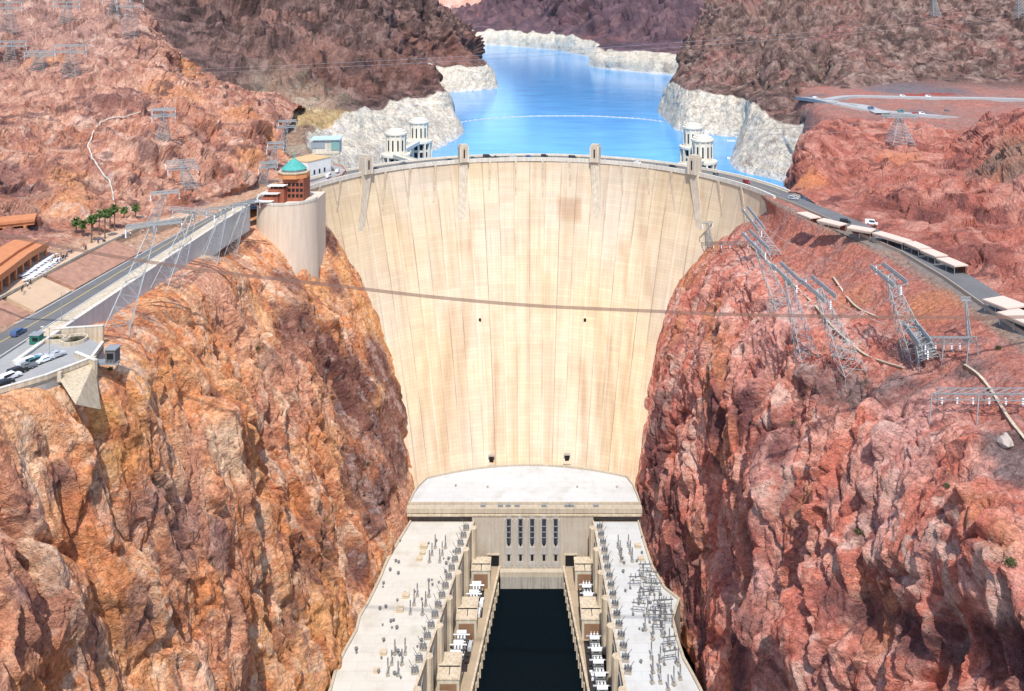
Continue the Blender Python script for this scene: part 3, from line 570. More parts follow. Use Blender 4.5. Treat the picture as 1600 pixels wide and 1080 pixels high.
dam = thing('arch_dam', (0, 492, 0), 'great curved pale concrete dam filling the canyon in front of the blue lake', 'dam')
DL = Vector((0, 492, 0))
cz = np.array([p[2] for p in CL]); cphi = np.array([atan2(-p[0], p[1] - (YC - float(d_off(p[2])))) for p in CL])
cz2 = np.array([p[2] for p in CRR]); cphi2 = np.array([atan2(p[0], p[1] - (YC - float(d_off(p[2])))) for p in CRR])
print('contact', np.degrees(cphi).round(), np.degrees(cphi2).round(), cz.round(), cz2.round())
nz, nph = 150, 420
zs = np.linspace(ZCR, 14, nz)
pl = np.minimum(np.interp(zs, cz[::-1], cphi[::-1]) + .16, 1.45); pr = np.minimum(np.interp(zs, cz2[::-1], cphi2[::-1]) + .16, 1.45); pl[:12] = np.maximum(pl[:12], 1.40); pr[:12] = np.maximum(pr[:12], 1.40)
T = np.linspace(0, 1, nph)
phi = -pl[:, None] * (1 - T) + pr[:, None] * T
Z = np.repeat(zs[:, None], nph, 1)
# contraction-joint relief: alternate columns stand a few centimetres proud
SC = 1 - .42 * (ZCR - Z) / 142
colid = np.floor((phi / SC / 1.4 + 2) * 17).astype(int); rel = (np.sin(colid * 12.9898) * 43758.5453) % 1.0
rr = RD - .35 * rel
co = np.stack([rr * np.sin(phi), YC - d_off(Z) + rr * np.cos(phi) - 492, Z], -1).reshape(-1, 3)
idx = np.arange(nz * nph).reshape(nz, nph); fq = np.stack([idx[:-1, :-1], idx[1:, :-1], idx[1:, 1:], idx[:-1, 1:]], -1).reshape(-1, 4)
me = bpy.data.meshes.new('face'); me.from_pydata(co.tolist(), [], fq.tolist()); me.update()
uvl = me.uv_layers.new(name='UVMap'); uvc = np.stack([(phi / SC / 1.4 + 2) * 17 * 8.2, Z], -1).reshape(-1, 2)
uvl.data.foreach_set('uv', uvc[fq.ravel()].astype(np.float32).ravel())
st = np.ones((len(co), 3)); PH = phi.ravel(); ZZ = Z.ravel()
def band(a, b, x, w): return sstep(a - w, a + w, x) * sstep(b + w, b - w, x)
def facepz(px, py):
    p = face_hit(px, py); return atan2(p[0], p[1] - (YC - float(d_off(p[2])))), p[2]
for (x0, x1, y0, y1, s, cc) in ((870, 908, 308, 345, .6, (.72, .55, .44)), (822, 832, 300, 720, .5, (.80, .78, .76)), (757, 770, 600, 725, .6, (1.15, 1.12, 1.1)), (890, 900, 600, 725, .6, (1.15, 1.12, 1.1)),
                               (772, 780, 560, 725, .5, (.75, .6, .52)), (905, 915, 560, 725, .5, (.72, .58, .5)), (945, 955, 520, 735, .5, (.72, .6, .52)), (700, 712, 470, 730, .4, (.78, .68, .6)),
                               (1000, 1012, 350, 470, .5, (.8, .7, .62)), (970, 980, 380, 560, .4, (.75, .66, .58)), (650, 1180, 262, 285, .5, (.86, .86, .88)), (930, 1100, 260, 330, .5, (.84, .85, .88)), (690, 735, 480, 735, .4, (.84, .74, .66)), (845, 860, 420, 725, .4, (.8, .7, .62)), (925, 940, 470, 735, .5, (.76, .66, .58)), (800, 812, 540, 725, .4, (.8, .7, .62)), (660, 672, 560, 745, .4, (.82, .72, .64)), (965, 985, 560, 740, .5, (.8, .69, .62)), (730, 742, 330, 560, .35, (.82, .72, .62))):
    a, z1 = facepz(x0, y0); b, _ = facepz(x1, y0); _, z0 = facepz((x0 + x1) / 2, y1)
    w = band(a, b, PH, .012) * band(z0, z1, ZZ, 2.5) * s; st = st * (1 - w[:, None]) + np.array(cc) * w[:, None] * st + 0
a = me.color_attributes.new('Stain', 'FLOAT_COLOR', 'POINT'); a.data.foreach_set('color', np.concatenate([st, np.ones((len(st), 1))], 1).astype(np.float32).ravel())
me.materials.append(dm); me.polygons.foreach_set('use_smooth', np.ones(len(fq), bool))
o = bpy.data.objects.new('face', me); COL.objects.link(o); adopt(o, dam)

def arc(r, a0, a1, n): return [(r * sin(a0 + (a1 - a0) * i / n), YC - 492 + r * cos(a0 + (a1 - a0) * i / n)) for i in range(n + 1)]
def ring(m, r0, r1, z0, z1, a0=-1.42, a1=1.42, n=120):
    A, B = arc(r0, a0, a1, n), arc(r1, a0, a1, n)
    vs = []
    for p, q in zip(A, B): vs += [(p[0], p[1], z0), (q[0], q[1], z0), (q[0], q[1], z1), (p[0], p[1], z1)]
    fs = []
    for i in range(n):
        k = 4 * i
        for j in range(4): fs.append((k + j, k + 4 + j, k + 4 + (j + 1) % 4, k + (j + 1) % 4))
    fs += [(0, 1, 2, 3), (4 * n + 3, 4 * n + 2, 4 * n + 1, 4 * n)]
    m.add(vs, fs)
m = MB(); ring(m, RD + .3, RD + 13.5, 100, ZCR); m.build('upstream_body', conc, dam)
m = MB(); ring(m, RD + 1.6, RD + 11.6, ZCR + .01, ZCR + .15); m.build('roadway', asph, dam)
m = MB(); ring(m, RD - .9, RD + .2, ZCR - 1.0, ZCR + 1.25); m.build('downstream_parapet', conc_white, dam)
m = MB(); ring(m, RD + 12.6, RD + 13.7, ZCR + .02, ZCR + 1.25); m.build('upstream_parapet', conc_white, dam)
m = MB(); ring(m, RD + .25, RD + 1.55, ZCR + .02, ZCR + .35); ring(m, RD + 11.65, RD + 12.55, ZCR + .02, ZCR + .35); m.build('sidewalk', conc, dam)
ym = newmat('road_line', (.72, .52, .10), .8)
m = MB(); ring(m, RD + 6.5, RD + 6.65, ZCR + .155, ZCR + .165); m.build('centre_line', ym, dam)
# vertical ribs below the crest, tapering into the face
def rib(phi, w, drop, top, proj, wid_top=None):
    m = MB(); t = np.array([cos(phi), -sin(phi)]); nrm = np.array([-sin(phi), -cos(phi)])
    base = np.array([RD * sin(phi), YC - 492 + RD * cos(phi)])
    vs = []; N = 12
    for q_ in range(N + 1):
        f = q_ / N; z = top - (drop + top - ZCR) * f; off = float(d_off(z)) if z < ZCR else 0
        b = base + np.array([0, -off]); clear = proj * (1 - f) ** 1.3 + .12
        for s, q in ((-1, b - nrm * .8), (1, b - nrm * .8), (1, b + nrm * clear), (-1, b + nrm * clear)): vs.append((*(q + t * s * w / 2 * (1 - .25 * f)), z))
    fs = [(0, 1, 2, 3), (4 * N + 3, 4 * N + 2, 4 * N + 1, 4 * N)]
    for k in range(N):
        for j in range(4): fs.append((4 * k + j, 4 * k + 4 + j, 4 * k + 4 + (j + 1) % 4, 4 * k + (j + 1) % 4))
    m.add(vs, fs); return m
def phi_at(px):
    best = min(np.arange(-1.4, 1.4, .002), key=lambda a: abs(PX0 + FPX * RD * sin(a) / (YC + RD * cos(a)) - px)); return float(best)
TOW = [570, 723, 931, 1087]
ribm = worn('rib_concrete', (.58, .48, .36), .12, .2, streak=.5)
for px in (498, 530, 601, 640, 680, 765, 806, 848, 890, 971, 1012, 1050, 1124, 1160, 1197):
    rib(phi_at(px), 1.3, 22, ZCR - 1.02, 1.0).build('rib', ribm, dam)
dgrey = worn('tower_concrete', (.60, .52, .41), .12, .2, streak=.4)
for i, px in enumerate(TOW):
    a = phi_at(px); r = RD + .3; w = 5.6
    rib(a, w, 33, ZCR - .02, 2.2).build('tower_shaft', dgrey, dam)
    c = np.array([(RD - .9) * sin(a), YC - 492 + (RD - .9) * cos(a)])
    m = MB(); m.box((c[0], c[1], ZCR + 4.8), (w, 5.4, 9.6), rz=-a); m.box((c[0], c[1], ZCR + 10.1), (w - 1.2, 4.2, 1.2), rz=-a)
    tw = m.build('crest_tower', dgrey, dam)
    n2 = np.array([-sin(a), -cos(a)]); t2 = np.array([cos(a), -sin(a)])
    m = MB(); q = c + n2 * 2.72; m.box((q[0], q[1], ZCR + 5.2), (.9, .12, 5.2), rz=-a); m.build('slot_window', dark, tw)
    m = MB()
    for s in (-1, 1): q = c + n2 * 2.75 + t2 * s * (w / 2 - .45); m.box((q[0], q[1], ZCR + 4.6), (.9, .5, 9.2), rz=-a)
    m.build('corner_pilaster', conc_white, tw)
# small openings with a balcony at the foot of the face
for px, py in ((768, 718), (886, 716)):
    p = face_hit(px, py); m = MB(); m.box((p[0], p[1] - 492 - .4, p[2] + .6), (2.2, 1.2, 3)); d = m.build('gallery_opening', dark, dam)
    m = MB(); m.box((p[0], p[1] - 492 - 1.2, p[2] - 2.2), (4.2, 2.0, .6)); m.build('landing', conc_grey, d); m = MB(); m.box((p[0], p[1] - 492 - .9, p[2] + 2.5), (3.2, 1.6, .5)); m.build('canopy', conc_grey, d)
for px, py in ((750, 500), (914, 500)):
    p = face_hit(px, py); m = MB(); m.box((p[0], p[1] - 492 - .2, p[2]), (1.3, .9, 1.6)); m.build('drain_opening', dark, dam)
# ---------------------------------------------------------------- shared helpers for standing objects
def px_of(p): return PX0 + FPX * p[0] / p[1], PY0 + FPX * (CZ - p[2]) / p[1]
_PROJ = {}
def hit(px, py, *names):
    """surveyed ground point seen at this bearing on the named terrain"""
    best = None
    for n in names:
        if n not in _PROJ:
            q = PATCH[n].reshape(-1, 3); q = q[q[:, 1] > 20]
            _PROJ[n] = (q, PX0 + FPX * q[:, 0] / q[:, 1], PY0 + FPX * (CZ - q[:, 2]) / q[:, 1])
        q, X, Y = _PROJ[n]; d = (X - px) ** 2 + (Y - py) ** 2
        k = np.where(d < 16)[0]
        if len(k) == 0: k = np.argsort(d)[:4]
        k = k[q[k, 1] < q[k, 1].min() + 12]
        p = q[k].mean(0)
        if best is None or p[1] < best[1]: best = p
    return best
ORD = ['first', 'second', 'third', 'fourth', 'fifth', 'sixth', 'seventh', 'eighth', 'ninth', 'tenth', 'eleventh', 'twelfth', 'thirteenth', 'fourteenth', 'fifteenth', 'sixteenth']

# ---------------------------------------------------------------- powerhouse: central block
roofw = worn('white_roof_membrane', (.565, .575, .57), .05, .05, .7, .01); 
roofl = worn('cream_roof_membrane', (.59, .565, .505), .07, .06, .7, .01, dark=(.55, .45, .38))
pconc = worn('powerhouse_concrete', (.54, .485, .41), .2, .12, streak=.22, dark=(.42, .29, .18))
pband = worn('tan_fascia', (.56, .48, .37), .15, .2, streak=.3)
glassd = newmat('dark_glass', (.012, .018, .035), .15); glassd.node_tree.nodes['Principled BSDF'].inputs['Specular IOR Level'].default_value = .5
for m_, t_ in ((roofw, .93), (roofl, .92)):
    pb = NN(m_, 'ShaderNodeTexBrick'); pb.inputs['Scale'].default_value = 1; pb.inputs['Brick Width'].default_value = 9; pb.inputs['Row Height'].default_value = 4.2; pb.inputs['Mortar Size'].default_value = .10
    pb.inputs['Color1'].default_value = (.93, .93, .93, 1); pb.inputs['Color2'].default_value = (1, 1, 1, 1); pb.inputs['Mortar'].default_value = (.80, .79, .77, 1); LK(m_, OBJC(m_), pb.inputs[0])
    lk = BS(m_).inputs['Base Color'].links[0].from_socket; st_n = NOISE(m_, OBJC(m_), .09, 5, .65)
    LK(m_, MIX(m_, 'MULTIPLY', 1.0, MIX(m_, 'MULTIPLY', .7, lk, pb.outputs[0]), RAMP(m_, st_n, [(.30, (.86, .83, .79)), (.5, (1, 1, 1))])), BS(m_).inputs['Base Color'])
ZR, ZW, ZD, DF = 36.0, 30.0, 9.0, 372.0
ph = thing('powerhouse', (0, DF, ZD), 'central power plant with white bow-backed roof and five dark slot windows below the dam', 'power plant')
L = lambda p: (p[0], p[1] - DF, p[2] - ZD)
ol = [W(638, 788, z=ZR), W(645, 772, z=ZR), W(653, 760, z=ZR), W(664, 750, z=ZR)]
back = [face_pt(a, ZR, -1.2) for a in np.linspace(-.44, .42, 24)]
orr = [W(982, 748, z=ZR), W(990, 758, z=ZR), W(997, 775, z=ZR), W(1001, 788, z=ZR)]
poly = [(p[0], p[1] - DF) for p in ol + back + orr]
def inset(poly, d):
    c = np.mean(poly, 0); out = []
    n = len(poly); P_ = np.array(poly); A = sum(P_[i][0] * P_[(i + 1) % n][1] - P_[(i + 1) % n][0] * P_[i][1] for i in range(n)); s = 1 if A > 0 else -1
    for i in range(n):
        a = P_[i] - P_[i - 1]; b = P_[(i + 1) % n] - P_[i]
        na = np.array([-a[1], a[0]]) / (np.linalg.norm(a) + 1e-9); nb = np.array([-b[1], b[0]]) / (np.linalg.norm(b) + 1e-9)
        m = na + nb; m = m / max(np.linalg.norm(m), .3); out.append(tuple(P_[i] + m * d * s))
    return out
def rim(m, poly, w, z0, z1, closed=True):
    q = inset(poly, w); n = len(poly)
    for i in range(n if closed else n - 1):
        j = (i + 1) % n; m.prism([poly[i], poly[j], q[j], q[i]], z0, z1)
xf0, xf1 = -57.2, 52.6
m = MB(); m.prism(poly, -3, ZR - ZD - .02); m.build('upper_wall', pband, ph)
m = MB(); m.prism(inset(poly, .8), ZR - ZD, ZR - ZD + .12); rf = m.build('roof', roofw, ph)
m = MB(); rim(m, poly, .7, ZR - ZD, ZR - ZD + .9); m.build('parapet', pband, ph)
m = MB(); m.box(((xf0 + xf1) / 2, 1.9, ZR - ZD - 1.2), (xf1 - xf0 + 1, 3.0, 2.2)); m.build('fascia', pband, ph)
m = MB(); m.box(((xf0 + xf1) / 2, 1.5, ZR - ZD - 3.1), (xf1 - xf0 + .4, 3.4, .7)); m.build('cornice', conc, ph)
m = MB(); m.box((1.6, 2.0, (ZW + 2 - ZD) / 2 - .5), (57, 4, ZW + 2 - ZD + 1)); m.build('facade', pconc, ph)
slot = worn('window_surround', (.50, .47, .43), .15, .3, streak=.3)
for k, px in enumerate((795, 813.3, 831.5, 850, 868.3)):
    x = (px - PX0) * DF / FPX
    m = MB()
    for s in (-1, 1): m.box((x + s * 1.65, -.25, 11.4), (.8, .5, 21.8))
    m.box((x, -.2, 1.0), (2.5, .4, 2.6)); m.box((x, -.2, 7.6), (2.5, .4, 3.4)); m.box((x, -.15, 23.2), (2.5, .3, 1.6)); fr = m.build('window_surround', slot, ph)
    w = MB(); w.add([(x - .9, -.07, 22.2), (x - .9, -.07, 11), (x, -.07, 9.2), (x + .9, -.07, 11), (x + .9, -.07, 22.2)], [(0, 1, 2, 3, 4)]); w.build('tall_window', glassd, fr)
    w = MB()
    for zz in (13.6, 16.2, 18.9): w.box((x, -.14, zz), (2.5, .16, .35))
    for s in (-.36, .36): w.box((x + s, -.1, 16.4), (.09, .1, 11))
    w.build('mullion', steel, fr)
    w = MB(); w.box((x, -.22, 4.4), (1.2, .44, 2.6)); w.build('low_window', dark, fr)
for s, px in (('', 771), ('', 892)):
    x = (px - PX0) * DF / FPX
    w = MB(); w.box((x, -.05, 2.9), (5.2, .3, 5.0)); d = w.build('vehicle_door', dark, ph)
    w = MB(); w.box((x - 2.9, -.3, 2.8), (.5, .6, 5.6)); w.box((x + 2.9, -.3, 2.8), (.5, .6, 5.6)); w.box((x, -.3, 5.8), (6.3, .6, .5)); w.build('door_frame', pband, d)
m = MB(); m.box((1.6, -1.9, -1.0), (30.5, 4.0, 2.0)); m.build('front_terrace', pband, ph)
m = MB(); m.box((1.6, -1.2, .35), (30, .4, .7)); m.build('terrace_step', conc_grey, ph)
m = MB(); m.box((1.6, -3.4, -4.9), (30, 1.4, 5.6)); m.build('tailrace_wall', conc_grey, ph)
m = MB()
for k in range(24): m.bar((xf0 + 4 + k * 4.4, .8, ZR - ZD), (xf0 + 4 + k * 4.4, .8, ZR - ZD + 1.6), .05)
m.bar((xf0 + 4, .8, ZR - ZD + 1.55), (xf0 + 4 + 23 * 4.4, .8, ZR - ZD + 1.55), .045); m.build('roof_railing', steel, ph)
for k, px in enumerate((755, 782, 794, 808, 850, 886, 893, 931)):
    x = (px - PX0) * 374.6 / FPX; m = MB(); m.box((x, 2.0, ZR - ZD + .55), (2.4, 1.2, .9)); m.build('roof_vent', steel, ph)
for px, py in ((712, 760), (762, 762), (902, 762), (964, 762)):
    p = L(W(px, py, z=ZR)); m = MB(); m.cyl((p[0], p[1], p[2]), .5, .8, 8); m.build('roof_drain', conc_grey, ph)

# ---------------------------------------------------------------- powerhouse wings
outL = [W(*q, z=ZW) for q in ((641, 815), (628, 836), (608, 868), (600, 885), (593, 903), (575, 940), (560, 965), (555, 986), (536, 1020), (522, 1050), (514, 1080))] + [np.array([-76, 245, ZW]), np.array([-82, 195, ZW])]
inL = [np.array([-51, 195, ZW]), W(650, 1080, z=ZW), W(742, 815, z=ZW)]
outR = [W(*q, z=ZW) for q in ((998, 815), (1010, 855), (1020, 885), (1040, 920), (1063, 938), (1058, 952), (1053, 970), (1060, 1000), (1070, 1030), (1084, 1055), (1097, 1080))] + [np.array([66, 240, ZW]), np.array([72, 195, ZW])]
inR = [np.array([45, 195, ZW]), W(975, 1080, z=ZW), W(926, 815, z=ZW)]
def inner_x(side, D):
    a, b = (inL if side < 0 else inR)[1:]; return a[0] + (b[0] - a[0]) * (D - a[1]) / (b[1] - a[1])
def edge_x(side, D):           # water edge of the tailrace deck
    return (-13.9 if side < 0 else 15.9) + (-.122 if side < 0 else .098) * (368 - D)
for side, out, inn, rmat, word in ((-1, outL, inL, roofl, 'left'), (1, outR, inR, roofw, 'right')):
    wg = thing('powerhouse_wing', (side * 45, 300, ZD), ('cream roofed powerhouse wing along the left cliff beside the dark tailrace', 'white roofed powerhouse wing crowded with frames along the right cliff')[side > 0], 'power plant', 'powerhouse wings')
    l = lambda p: (p[0] - side * 45, p[1] - 300)
    poly = [l(p) for p in out] + [l(p) for p in inn]
    m = MB(); m.prism(poly, -9, ZW - ZD - .02); m.build('wall', pconc, wg)
    m = MB(); m.prism(inset(poly, .9), ZW - ZD, ZW - ZD + .12); m.build('roof', rmat, wg)
    m = MB(); pl_ = [l(p) for p in out]; q = inset(poly, 1.0)
    for i in range(len(pl_) - 1): m.prism([pl_[i], pl_[i + 1], q[i + 1], q[i]], ZW - ZD - 1, ZW - ZD + .9)
    m.build('outer_parapet', pband, wg)
    m = MB(); k0 = len(out); m.prism([poly[k0 + 1], poly[k0 + 2], q[k0 + 2], q[k0 + 1]], ZW - ZD - .5, ZW - ZD + .7); m.prism([poly[k0], poly[k0 + 1], q[k0 + 1], q[k0]], ZW - ZD - .5, ZW - ZD + .7); m.build('inner_parapet', conc, wg)
    for D in np.arange(366, 200, -14.6):                      # rounded fins on the wall over the transformer bays
        x = inner_x(side, D) - side * 45; m = MB()
        m.prism([(x, D - 300 - 1.6), (x - side * 1.6, D - 300 - 1.3), (x - side * 2.3, D - 300), (x - side * 1.6, D - 300 + 1.3), (x, D - 300 + 1.6)], -.5, ZW - ZD + 1.2); m.build('wall_fin', conc, wg)
    for D in np.arange(358.7, 200, -14.6):
        x = inner_x(side, D) - side * 45; m = MB(); m.box((x - side * .1, D - 300, 15.5), (.3, 7.5, 6.5), rz=0); b = m.build('wall_window', glassd, wg)
        m = MB(); 
        for s in (-3.8, -1.25, 1.25, 3.8): m.box((x - side * .25, D - 300 + s, 15.5), (.3, .3, 6.8))
        m.box((x - side * .25, D - 300, 18.9), (.4, 8, .4)); m.build('window_frame', steel, b)
    # tailrace deck
    dk = bpy.data.objects.new('tailrace_deck', None); COL.objects.link(dk); dk['kind'] = 'structure'
    P4 = lambda x0, x1, Da, Db: [(x0(Da), Da), (x1(Da), Da), (x1(Db), Db), (x0(Db), Db)]
    ex = lambda off: (lambda D: edge_x(side, D) + side * off); ix = lambda off: (lambda D: inner_x(side, D) - side * off)
    tanm = bpy.data.materials.get('tan_deck') or worn('tan_deck', (.44, .34, .23), .2, .15)
    m = MB(); m.prism(P4(ix(-1), ex(0), 371.5, 195), 6.8, ZD); m.build('deck_slab', tanm, dk)
    m = MB(); m.prism(P4(ex(0), ex(.9), 371.5, 195), ZD + .01, ZD + .8); m.build('edge_kerb', conc, dk)
    tr = bpy.data.materials.get('rail_groove') or newmat('rail_groove', (.03, .027, .025), .6)
    m = MB(); m.prism(P4(ex(5.0), ex(5.5), 368, 195), ZD + .01, ZD + .05); m.build('rail_track', tr, dk)
    m = MB(); m.prism(P4(ex(6.6), ex(6.9), 371, 195), ZD + .01, ZD + .5); m.build('bay_kerb', conc_grey, dk)
    m = MB(); m.prism(P4(ex(.7), ex(9), 371, 195), -4, 6.79); m.build('quay_wall', conc_grey, dk)
    for D in np.arange(364, 200, -4.5):
        x = edge_x(side, D); m = MB(); m.box((x + side * .35, D, 4.2), (1.5, 1.3, 5.1), taper=1.0); m.build('pier', conc, dk)
# transformer enclosures and transformers
blockm = worn('bay_wall_concrete', (.62, .58, .46), .12, .3, streak=.3)
white_p = newmat('white_porcelain', (.80, .81, .82), .35); tank = worn('transformer_grey', (.12, .125, .13), .2, .6, .5, 0); tsilver = worn('transformer_silver', (.60, .62, .64), .12, .5, .45, 0, metal=.2)
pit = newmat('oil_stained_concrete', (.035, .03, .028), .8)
def make_transformer():
    t = thing('transformer', (0, 0, ZD), 'x', 'transformer')
    m = MB(); m.box((0, 0, 2.0), (4.2, 3.0, 3.2)); m.box((0, 0, 3.8), (4.4, 3.2, .3)); m.build('tank', tank, t)
    for s in (-1, 1):
        m = MB()
        for k in range(5): m.box((-1.6 + k * .8, s * 2.1, 2.1), (.25, 1.0, 2.7))
        m.bar((-1.8, s * 1.7, 3.3), (1.8, s * 1.7, 3.3), .16, 6); m.build('radiator', tsilver, t)
    m = MB(); m.bar((-2.0, .9, 5.2), (2.0, .9, 5.2), .75, 10); m.box((-1.4, .9, 4.4), (.3, .5, 1.0)); m.box((1.4, .9, 4.4), (.3, .5, 1.0)); m.build('conservator', white_p, t)
    for k in (-1.3, 0, 1.3):
        m = MB(); m.lathe([(.28, 0), (.5, .3), (.3, .6), (.48, .9), (.28, 1.2), (.42, 1.5), (.16, 1.8), (.1, 2.5)], (k, -.8, 3.9), 8); m.build('bushing', white_p, t)
    m = MB(); m.bar((-3.4, -.2, 5.0), (3.4, -.2, 5.0), .3, 6); m.box((0, -.2, 4.4), (.5, .5, 1.2)); m.build('cooling_pipe', tsilver, t)
    return t
tproto = make_transformer(); used = False
spotsT = []
for side, blocks_, bays in ((-1, (362, 335, 305.5, 276), (348.5, 320.5, 291)), (1, (362, 335), (348.5,))):
    wd_ = ('left', 'right')[side > 0]
    for i, D in enumerate(blocks_):
        xi = inner_x(side, D); c = (xi - side * 5.2, D, ZD)
        b = thing('bay_wall_block', c, f'{ORD[i]} pale concrete block from the dam between transformer bays on the {wd_} deck', 'concrete block', 'bay blocks on the tailrace decks')
        m = MB(); m.box((0, 0, 4.0), (8.4, 12.4 if i else 8.5, 8.0)); m.build('wall', blockm, b)
        m = MB(); m.box((0, 0, 8.2), (8.8, 12.9 if i else 9.0, .4)); m.build('roof_cap', conc, b)
        m = MB(); m.box((0, -.6, 8.5), (8.2, .35, .3)); m.box((.2, -2.4, 8.5), (.3, 4, .3)); m.build('expansion_joint', dark, b)
        m = MB(); m.box((0, (-6.25 if i else -4.3), 3.4), (6.4, .3, 6.2)); m.build('fire_wall', worn('rust_wall', (.30, .17, .10), .2, .3) if not bpy.data.materials.get('rust_wall') else bpy.data.materials['rust_wall'], b)
    for D in bays: spotsT += [(side, D + o, D) for o in (4.6, -.6, -5.6)]
    for D in (bays if side < 0 else bays):
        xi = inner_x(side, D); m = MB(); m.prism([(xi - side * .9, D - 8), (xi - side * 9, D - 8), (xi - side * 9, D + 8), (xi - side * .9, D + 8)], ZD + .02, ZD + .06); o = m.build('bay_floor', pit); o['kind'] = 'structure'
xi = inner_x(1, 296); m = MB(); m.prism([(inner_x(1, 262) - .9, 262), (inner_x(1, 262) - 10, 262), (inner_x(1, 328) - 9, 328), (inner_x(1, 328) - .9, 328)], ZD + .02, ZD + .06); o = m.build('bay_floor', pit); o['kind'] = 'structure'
spotsT += [(1, D, 300) for D in (324, 318, 312, 306, 300, 294, 288)]
cnt = {}
for side, D, b in spotsT:
    k = cnt[side] = cnt.get(side, -1) + 1
    lab = f'{ORD[k]} grey transformer from the dam in the bays of the {("left", "right")[side > 0]} tailrace deck'
    loc = (inner_x(side, D) - side * 5.0, D, ZD)
    if not used: tproto.location = loc; tproto.rotation_euler = (0, 0, 0); tproto['label'] = lab; tproto['group'] = 'transformers on the tailrace decks'; used = True
    else: copy_tree(tproto, loc, 0 if side < 0 else pi, lab, 'transformers on the tailrace decks')

# roof masts, switch frames and boxes
mastm = worn('weathered_steel', (.20, .205, .21), .2, .5, .6, 0, metal=.2)
def make_mast(h):
    t = thing('bushing_mast', (0, 0, ZW), 'x', 'mast')
    m = MB(); m.box((0, 0, .35), (1.3, 1.3, .7)); m.build('footing', conc_grey, t)
    m = MB()
    for a in range(4):
        q = (cos(a * pi / 2 + .78), sin(a * pi / 2 + .78)); m.bar((q[0] * .5, q[1] * .5, .6), (q[0] * .16, q[1] * .16, h * .6), .06, 3)
        for k in range(4):
            f0, f1 = .5 - .085 * k, .5 - .085 * (k + 1); q2 = (cos((a + 1) * pi / 2 + .78), sin((a + 1) * pi / 2 + .78))
            m.bar((q[0] * f0, q[1] * f0, .6 + k * h * .15), (q2[0] * f1, q2[1] * f1, .6 + (k + 1) * h * .15), .035, 3)
    m.build('lattice', mastm, t)
    m = MB(); m.lathe([(.15, 0)] + [(r, h * .4 / 12 * k) for k, r in enumerate([.3, .16] * 6)] + [(.06, h * .42)], (0, 0, h * .58), 8); m.build('insulator', mastm, t)
    return t
masts = [('cluster near the dam on the left roof', [(680, 857), (675, 868), (671, 879), (696, 857), (691, 868), (687, 879)]),
         ('middle cluster on the left roof', [(652, 932), (647, 946), (641, 960), (670, 933), (665, 947), (660, 961)]),
         ('near cluster on the left roof', [(617, 1023), (612, 1039), (606, 1056), (633, 1023), (628, 1039), (622, 1056)]),
         ('cluster near the dam on the right roof', [(982, 855), (985, 866), (988, 878), (966, 856), (969, 867), (971, 878)]),
         ('crowd of frames on the right roof', [(1005, 905), (1018, 925), (1000, 940), (1030, 950), (1012, 960), (1024, 975), (1040, 968), (1008, 985), (1020, 1000), (1035, 995), (1046, 1010)]),
         ('near end of the right roof', [(1019, 1068), (1032, 1068), (1053, 1071), (1044, 1079), (1020, 1052), (1030, 1050), (1063, 1062), (1018, 1030), (1032, 1034), (1060, 1040)])]
pm = None
for where, L_ in masts:
    for i, (px, py) in enumerate(L_):
        loc = W(px, py, z=ZW + .12); lab = f'{ORD[i]} slim dark mast of the {where}'
        if pm is None: pm = make_mast(6.4); pm.location = tuple(loc); pm['label'] = lab; pm['group'] = 'bushing masts on the wing roofs'
        else: copy_tree(pm, loc, random.random(), lab, scale=(1, 1, random.uniform(.85, 1.12)))
def make_portal():
    t = thing('switch_portal', (0, 0, ZW), 'x', 'switchgear frame', 'switch frames on the right wing roof')
    for s in (-1, 1): m = MB(); m.box((s * 2.2, 0, .3), (.9, .9, .6)); m.bar((s * 2.2, 0, .5), (s * 2.2, 0, 5.2), .13, 4); m.build('post', mastm, t)
    m = MB(); m.box((0, 0, 5.0), (5.6, .3, .35)); m.box((0, 0, 3.4), (4.4, .2, .2)); m.build('beam', mastm, t)
    for k in (-1.9, 0, 1.9): m = MB(); m.lathe([(.1, 0), (.25, .2), (.12, .4), (.25, .6), (.12, .8), (.22, 1.0), (.08, 1.3)], (k, 0, 5.15), 6); m.build('insulator', mastm, t)
    return t
pp = None
for i, (px, py) in enumerate([(1008, 900), (1018, 912), (1024, 930), (993, 920), (1006, 944), (1030, 957), (1041, 957), (1024, 974), (1042, 980), (1030, 990), (1046, 1016), (1047, 1038), (1014, 930), (998, 962)]):
    loc = W(px, py, z=ZW + .12); lab = f'{ORD[i]} grey H shaped switch frame from the dam on the right wing roof'
    if pp is None: pp = make_portal(); pp.location = tuple(loc); pp['label'] = lab
    else: copy_tree(pp, loc, random.uniform(-.2, .2), lab)
yb = worn('buff_box', (.62, .50, .32), .15, .5)
def make_rbox():
    t = thing('roof_hatch', (0, 0, ZW), 'x', 'roof hatch', 'roof hatches on the wings')
    m = MB(); m.box((0, 0, .7), (3.0, 2.2, 1.2)); m.build('curb_box', yb, t); m = MB(); m.box((0, 0, 1.4), (3.3, 2.5, .2)); m.build('lid', conc, t); return t
rp = None
for i, (px, py, w_) in enumerate([(662, 856, 'left'), (660, 866, 'left'), (655, 875, 'left'), (634, 933, 'left'), (625, 955, 'left'), (599, 1022, 'left'), (588, 1050, 'left'), (997, 855, 'right'), (1002, 875, 'right')]):
    loc = W(px, py, z=ZW + .12); lab = f'{ORD[i if w_ == "left" else i - 7]} buff roof hatch from the dam on the {w_} wing roof'
    if rp is None: rp = make_rbox(); rp.location = tuple(loc); rp['label'] = lab
    else: copy_tree(rp, loc, 0, lab, scale=random.uniform(.7, 1.05))
